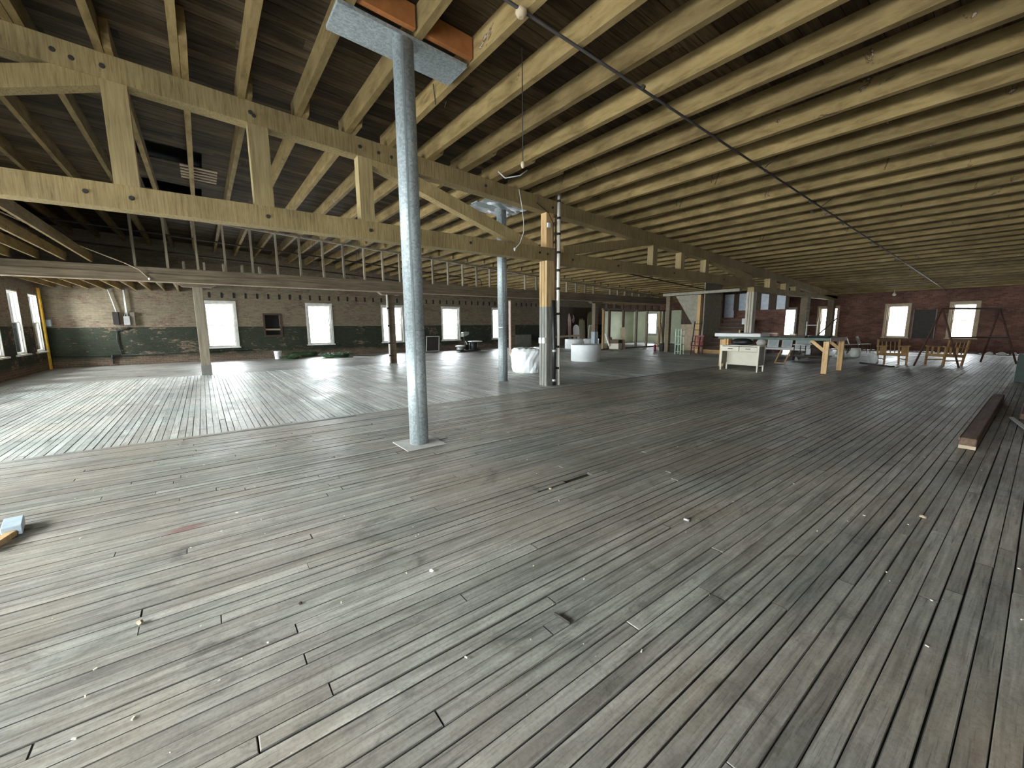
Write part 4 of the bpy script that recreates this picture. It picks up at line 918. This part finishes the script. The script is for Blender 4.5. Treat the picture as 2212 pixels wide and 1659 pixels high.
# ================================================================== GREEN PLASTERED ROOM
pt = empty('stud_partition', (0, 0, 0), label='open stud partition in front of the green plastered room', cat='partition')
for x, m in ((19.3,'bark_light'), (19.85,'red_wood'), (21.2,'red_wood'), (22.55,'stud'), (23.7,'stud'), (25.2,'bark_light'), (25.65,'stud')):
    B().box(x-.06, x+.06, 16.22, 16.34, .07, 2.40).done('stud', MAT[m], pt)
B().box(19.2, 25.75, 16.20, 16.36, .002, .07).done('bottom_plate', MAT['red_wood'], pt); B().box(19.2, 25.75, 16.20, 16.36, 2.40, 2.48).done('top_plate', MAT['stud'], pt)
for x in (19.6, 20.35, 21.1, 21.85, 22.6, 23.4, 24.2, 25.0): B().box(x, x+.06, 16.24, 16.42, 2.482, 2.76).done('cripple_stud', MAT['darkwood'], pt)
gw = empty('green_plaster_wall', (0, 0, 0), label='pale green stained plaster lining of the room behind the partition', cat='plaster wall')
B().box(25.9, XR-.03, 21.9, 21.96, .003, 2.6).done('back_lining', MAT['green_plaster'], gw)
B().box(XR-.05, XR-.01, 20.72, 21.9, .003, 2.6).box(XR-.05, XR-.01, 16.6, 19.58, .003, 2.6).box(XR-.05, XR-.01, 19.58, 20.72, .003, .62).box(XR-.05, XR-.01, 19.58, 20.72, 2.55, 2.7).done('side_lining', MAT['green_plaster'], gw)
B().box(20.0, 25.88, 21.9, 21.96, .003, 2.6).done('back_lining', MAT['green_plaster'], gw) if False else None
ch2 = empty('broken_chair', (18.9, 15.0, 0), R(20), label='old upholstered chair with boards leaning in it before the partition', cat='chair')
B().box(-.3, .3, -.28, .28, .12, .46).done('seat_body', MAT['cream'], ch2, bevel=.03)
for sx in (-.3, .3): B().box(sx-.05, sx+.05, -.28, .28, .46, .66).done('arm', MAT['brown'], ch2, bevel=.02)
B().hexa([(-.3,.22,.4),(.3,.22,.4),(.3,.30,.4),(-.3,.30,.4),(-.28,.34,.80),(.28,.34,.80),(.28,.40,.80),(-.28,.40,.80)]).done('backrest', MAT['cardboard'], ch2, bevel=.02)
for sx in (-.26, .26):
    for sy in (-.24, .24): B().box(sx-.02, sx+.02, sy-.02, sy+.02, 0, .12).done('foot', MAT['brown'], ch2)
setp(B().bar((19.45,14.9,.02), (19.75,15.2,1.35), .26, .03).done('leaning_board', MAT['tan']), 'tan board leaning upright beside the old upholstered chair', 'board')
setp(B().bar((18.45,15.1,.3), (18.2,15.2,1.0), .10, .03).done('leaning_board', MAT['white']), 'thin white board sticking up left of the old upholstered chair', 'board')
for k in range(3): setp(B().box(17.0+.1*k, 18.3, 14.9+.2*k, 15.08+.2*k, .004+.0*k, .05+.03*k).done('board_scrap', MAT[('white','tan','darkwood')[k]]), ('white','tan','dark')[k]+' board scrap on the floor left of the old upholstered chair', 'board', 'board scraps')
for k, (dx, lx, m) in enumerate(((0,.35,'pine'), (.12,-.2,'stud'), (.2,.5,'tan'), (.3,.1,'brown'))):
    setp(B().bar((20.9+dx,13.6-.1*k,.01), (21.2+dx+lx*.3,13.85,1.25+.12*k), .05, .03).done('wood_strip', MAT[m]), ('first','second','third','fourth')[k]+' thin wood strip leaning left of the stair post', 'strip', 'wood strips by the stair post')
setp(B().lathe([(.12,0),(.13,.02),(.13,.42),(.12,.45)], (0,0,0), 14).done('dark_canister', MAT['iron']), 'dark canister at the foot of the stair post', 'canister').location = (20.75, 13.2, 0)
setp(B().lathe([(.06,0),(.07,.02),(.07,.32),(.03,.38)], (0,0,0), 12).done('red_extinguisher', MAT['maroon']), 'small dark red canister left of the dark one', 'canister').location = (20.6, 13.55, 0)
# ================================================================== STAIRS
post('grey timber post at the left corner of the staircase', 20.3, 12.6, .22, .22, 3.0, MAT['beam'])
st = empty('staircase', (20.6, 0, 0), label='wooden staircase rising behind the cream desk', cat='staircase')
st.location = (0, 0, 0)
setp(B().box(20.22, 20.42, 8.95, 12.95, 3.02, 3.15).done('stair_beam', MAT['plaster']), 'pale horizontal beam above the staircase opening', 'beam')
for k in range(9):
    yy = 10.95-.16*k*.0; x0 = 20.75+.26*k
    B().box(x0, x0+.29, 9.55, 10.85, .19*(k+1)-.035, .19*(k+1)).done('tread', MAT['bark_light'] if k == 0 else MAT['brown'], st)
    B().box(x0+.02, x0+.035, 9.55, 10.85, .19*k+.0, .19*(k+1)-.036).done('riser', MAT['chairwood'] if k == 0 else MAT['darkwood'], st)
setp(B().box(20.75, 22.5, 10.86, 10.92, .003, 3.6).done('stair_wall', MAT['plaster']), 'grey brown plaster wall along the staircase', 'stair wall')
setp(B().box(20.5, 20.72, 10.95, 11.12, .0, 3.0).done('pine_post', MAT['bark_light'], bevel=.004), 'orange pine post at the foot of the staircase', 'post')
sof = B(); sof.hexa([(20.62,12.42,3.0),(21.8,12.42,3.0),(21.8,12.46,3.06),(20.62,12.46,3.06),(20.62,11.2,1.48),(21.8,11.2,1.48),(21.8,11.24,1.42),(20.62,11.24,1.42)])
setp(B().prism([(12.42,3.018),(11.40,1.49),(11.125,1.49),(11.125,3.018)], .04, ((20.62,0,0),(0,1,0),(0,0,1))).done('stair_soffit', MAT['plaster']), 'sloping plaster soffit left of the orange pine post', 'soffit')
sof.bm.free()
lw = empty('low_wall', (22.6, 12.1, 0), label='tan painted low wall behind the mint shelf, dark panel standing in for the shaded void above', cat='low wall')
B().box(0, .1, -1.15, 1.1, .003, 1.5).done('painted_base', MAT['tan'], lw); B().box(.01, .09, -1.15, 1.1, 1.502, 3.3).done('dark_backing', MAT['darkwood'], lw)  # upper dark panel stands in for the shaded void over the low wall
sh = empty('mint_shelf', (19.1, 11.25, 0), R(8), label='mint green metal shelf unit beside the dark red chair', cat='shelf')
for sx in (0, .36):
    for sy in (-.14, .14): B().box(sx-.02, sx+.02, sy-.02, sy+.02, 0, 1.27).done('upright', MAT['mint'], sh)
for z in (.12, .48, .9, 1.2): B().box(-.02, .38, -.15, .15, z, z+.025).done('shelf_board', MAT['mint'], sh)
rc = empty('red_chair', (19.75, 10.6, 0), R(100), label='dark red metal chair left of the staircase foot', cat='chair')
B().box(-.24, .24, -.22, .24, .40, .44).done('seat', MAT['maroon'], rc, bevel=.01)
for sx in (-.21, .21):
    B().tube([(sx,.22,0), (sx,.2,.4)], .015, 6).done('leg', MAT['maroon'], rc); B().tube([(sx,-.24,0), (sx,-.2,.42), (sx,-.28,.9)], .015, 6).done('leg', MAT['maroon'], rc)
    B().tube([(sx*1.1,.2,.42), (sx*1.15,.18,.62), (sx*1.15,-.2,.64)], .015, 6).done('arm', MAT['maroon'], rc)
for k in range(5): B().bar((-.16+.08*k, -.21, .45), (-.16+.08*k, -.28, .88), .04, .012).done('back_slat', MAT['maroon'], rc)
B().bar((-.23,-.285,.90), (.23,-.285,.90), .02, .07).done('back_rail', MAT['maroon'], rc)
ld = empty('black_ladder', (20.46, 10.98, 0), label='short black ladder leaning on the orange pine post', cat='ladder')
for yy in (-.19, .19): B().bar((-.25, yy, .01), (.0, yy, 1.65), .03, .05).done('rail', MAT['black'], ld)
for k in range(5): B().tube([(-.21+.047*k, -.19, .28+.31*k), (-.21+.047*k, .19, .28+.31*k)], .014, 6).done('rung', MAT['black'], ld)
# wall with cloudy panes behind the staircase
cw = empty('pane_screen', (0, 0, 0), label='brick and timber screen with cloudy grey panes behind the staircase', cat='screen')
B().box(24.0, 24.12, 8.3, 10.66, .003, 2.24).done('brick_base', MAT['brick_right'], cw); B().box(24.0, 24.12, 10.66, 11.5, .003, 1.86).done('brick_base', MAT['brick_right'], cw)
for y0, y1, z0 in ((8.2, 8.32, 2.24), (8.75, 9.1, 2.24), (9.5, 10.02, 2.24), (10.62, 10.88, 2.24), (11.42, 11.5, 1.86)): B().box(23.98, 24.12, y0, y1, z0, 3.18).done('mullion', MAT['darkwood'], cw)
MAT['cloudy'] = plain('cloudy_pane', (.55,.60,.66), .4)
for y0, y1, z0 in ((8.32, 8.75, 2.24), (9.1, 9.5, 2.24), (10.02, 10.62, 2.24), (10.88, 11.42, 1.86)): B().box(24.04, 24.05, y0, y1, z0, 3.16).done('pane', MAT['cloudy'], cw)
B().box(23.98, 24.12, 8.2, 11.5, 3.16, 3.3).done('head_rail', MAT['darkwood'], cw)
sgn = empty('white_sign', (21.9, 9.3, 0), label='small white square sign on a thin stand before the staircase', cat='sign')
B().tube([(0,0,.0), (0,0,1.5)], .03, 8).done('stand', MAT['blue_grey'], sgn); B().box(-.012, .012, -.17, .17, 1.48, 1.77).done('panel', MAT['white'], sgn); B().box(-.2, .2, -.2, .2, 0, .02).done('foot', MAT['iron'], sgn)
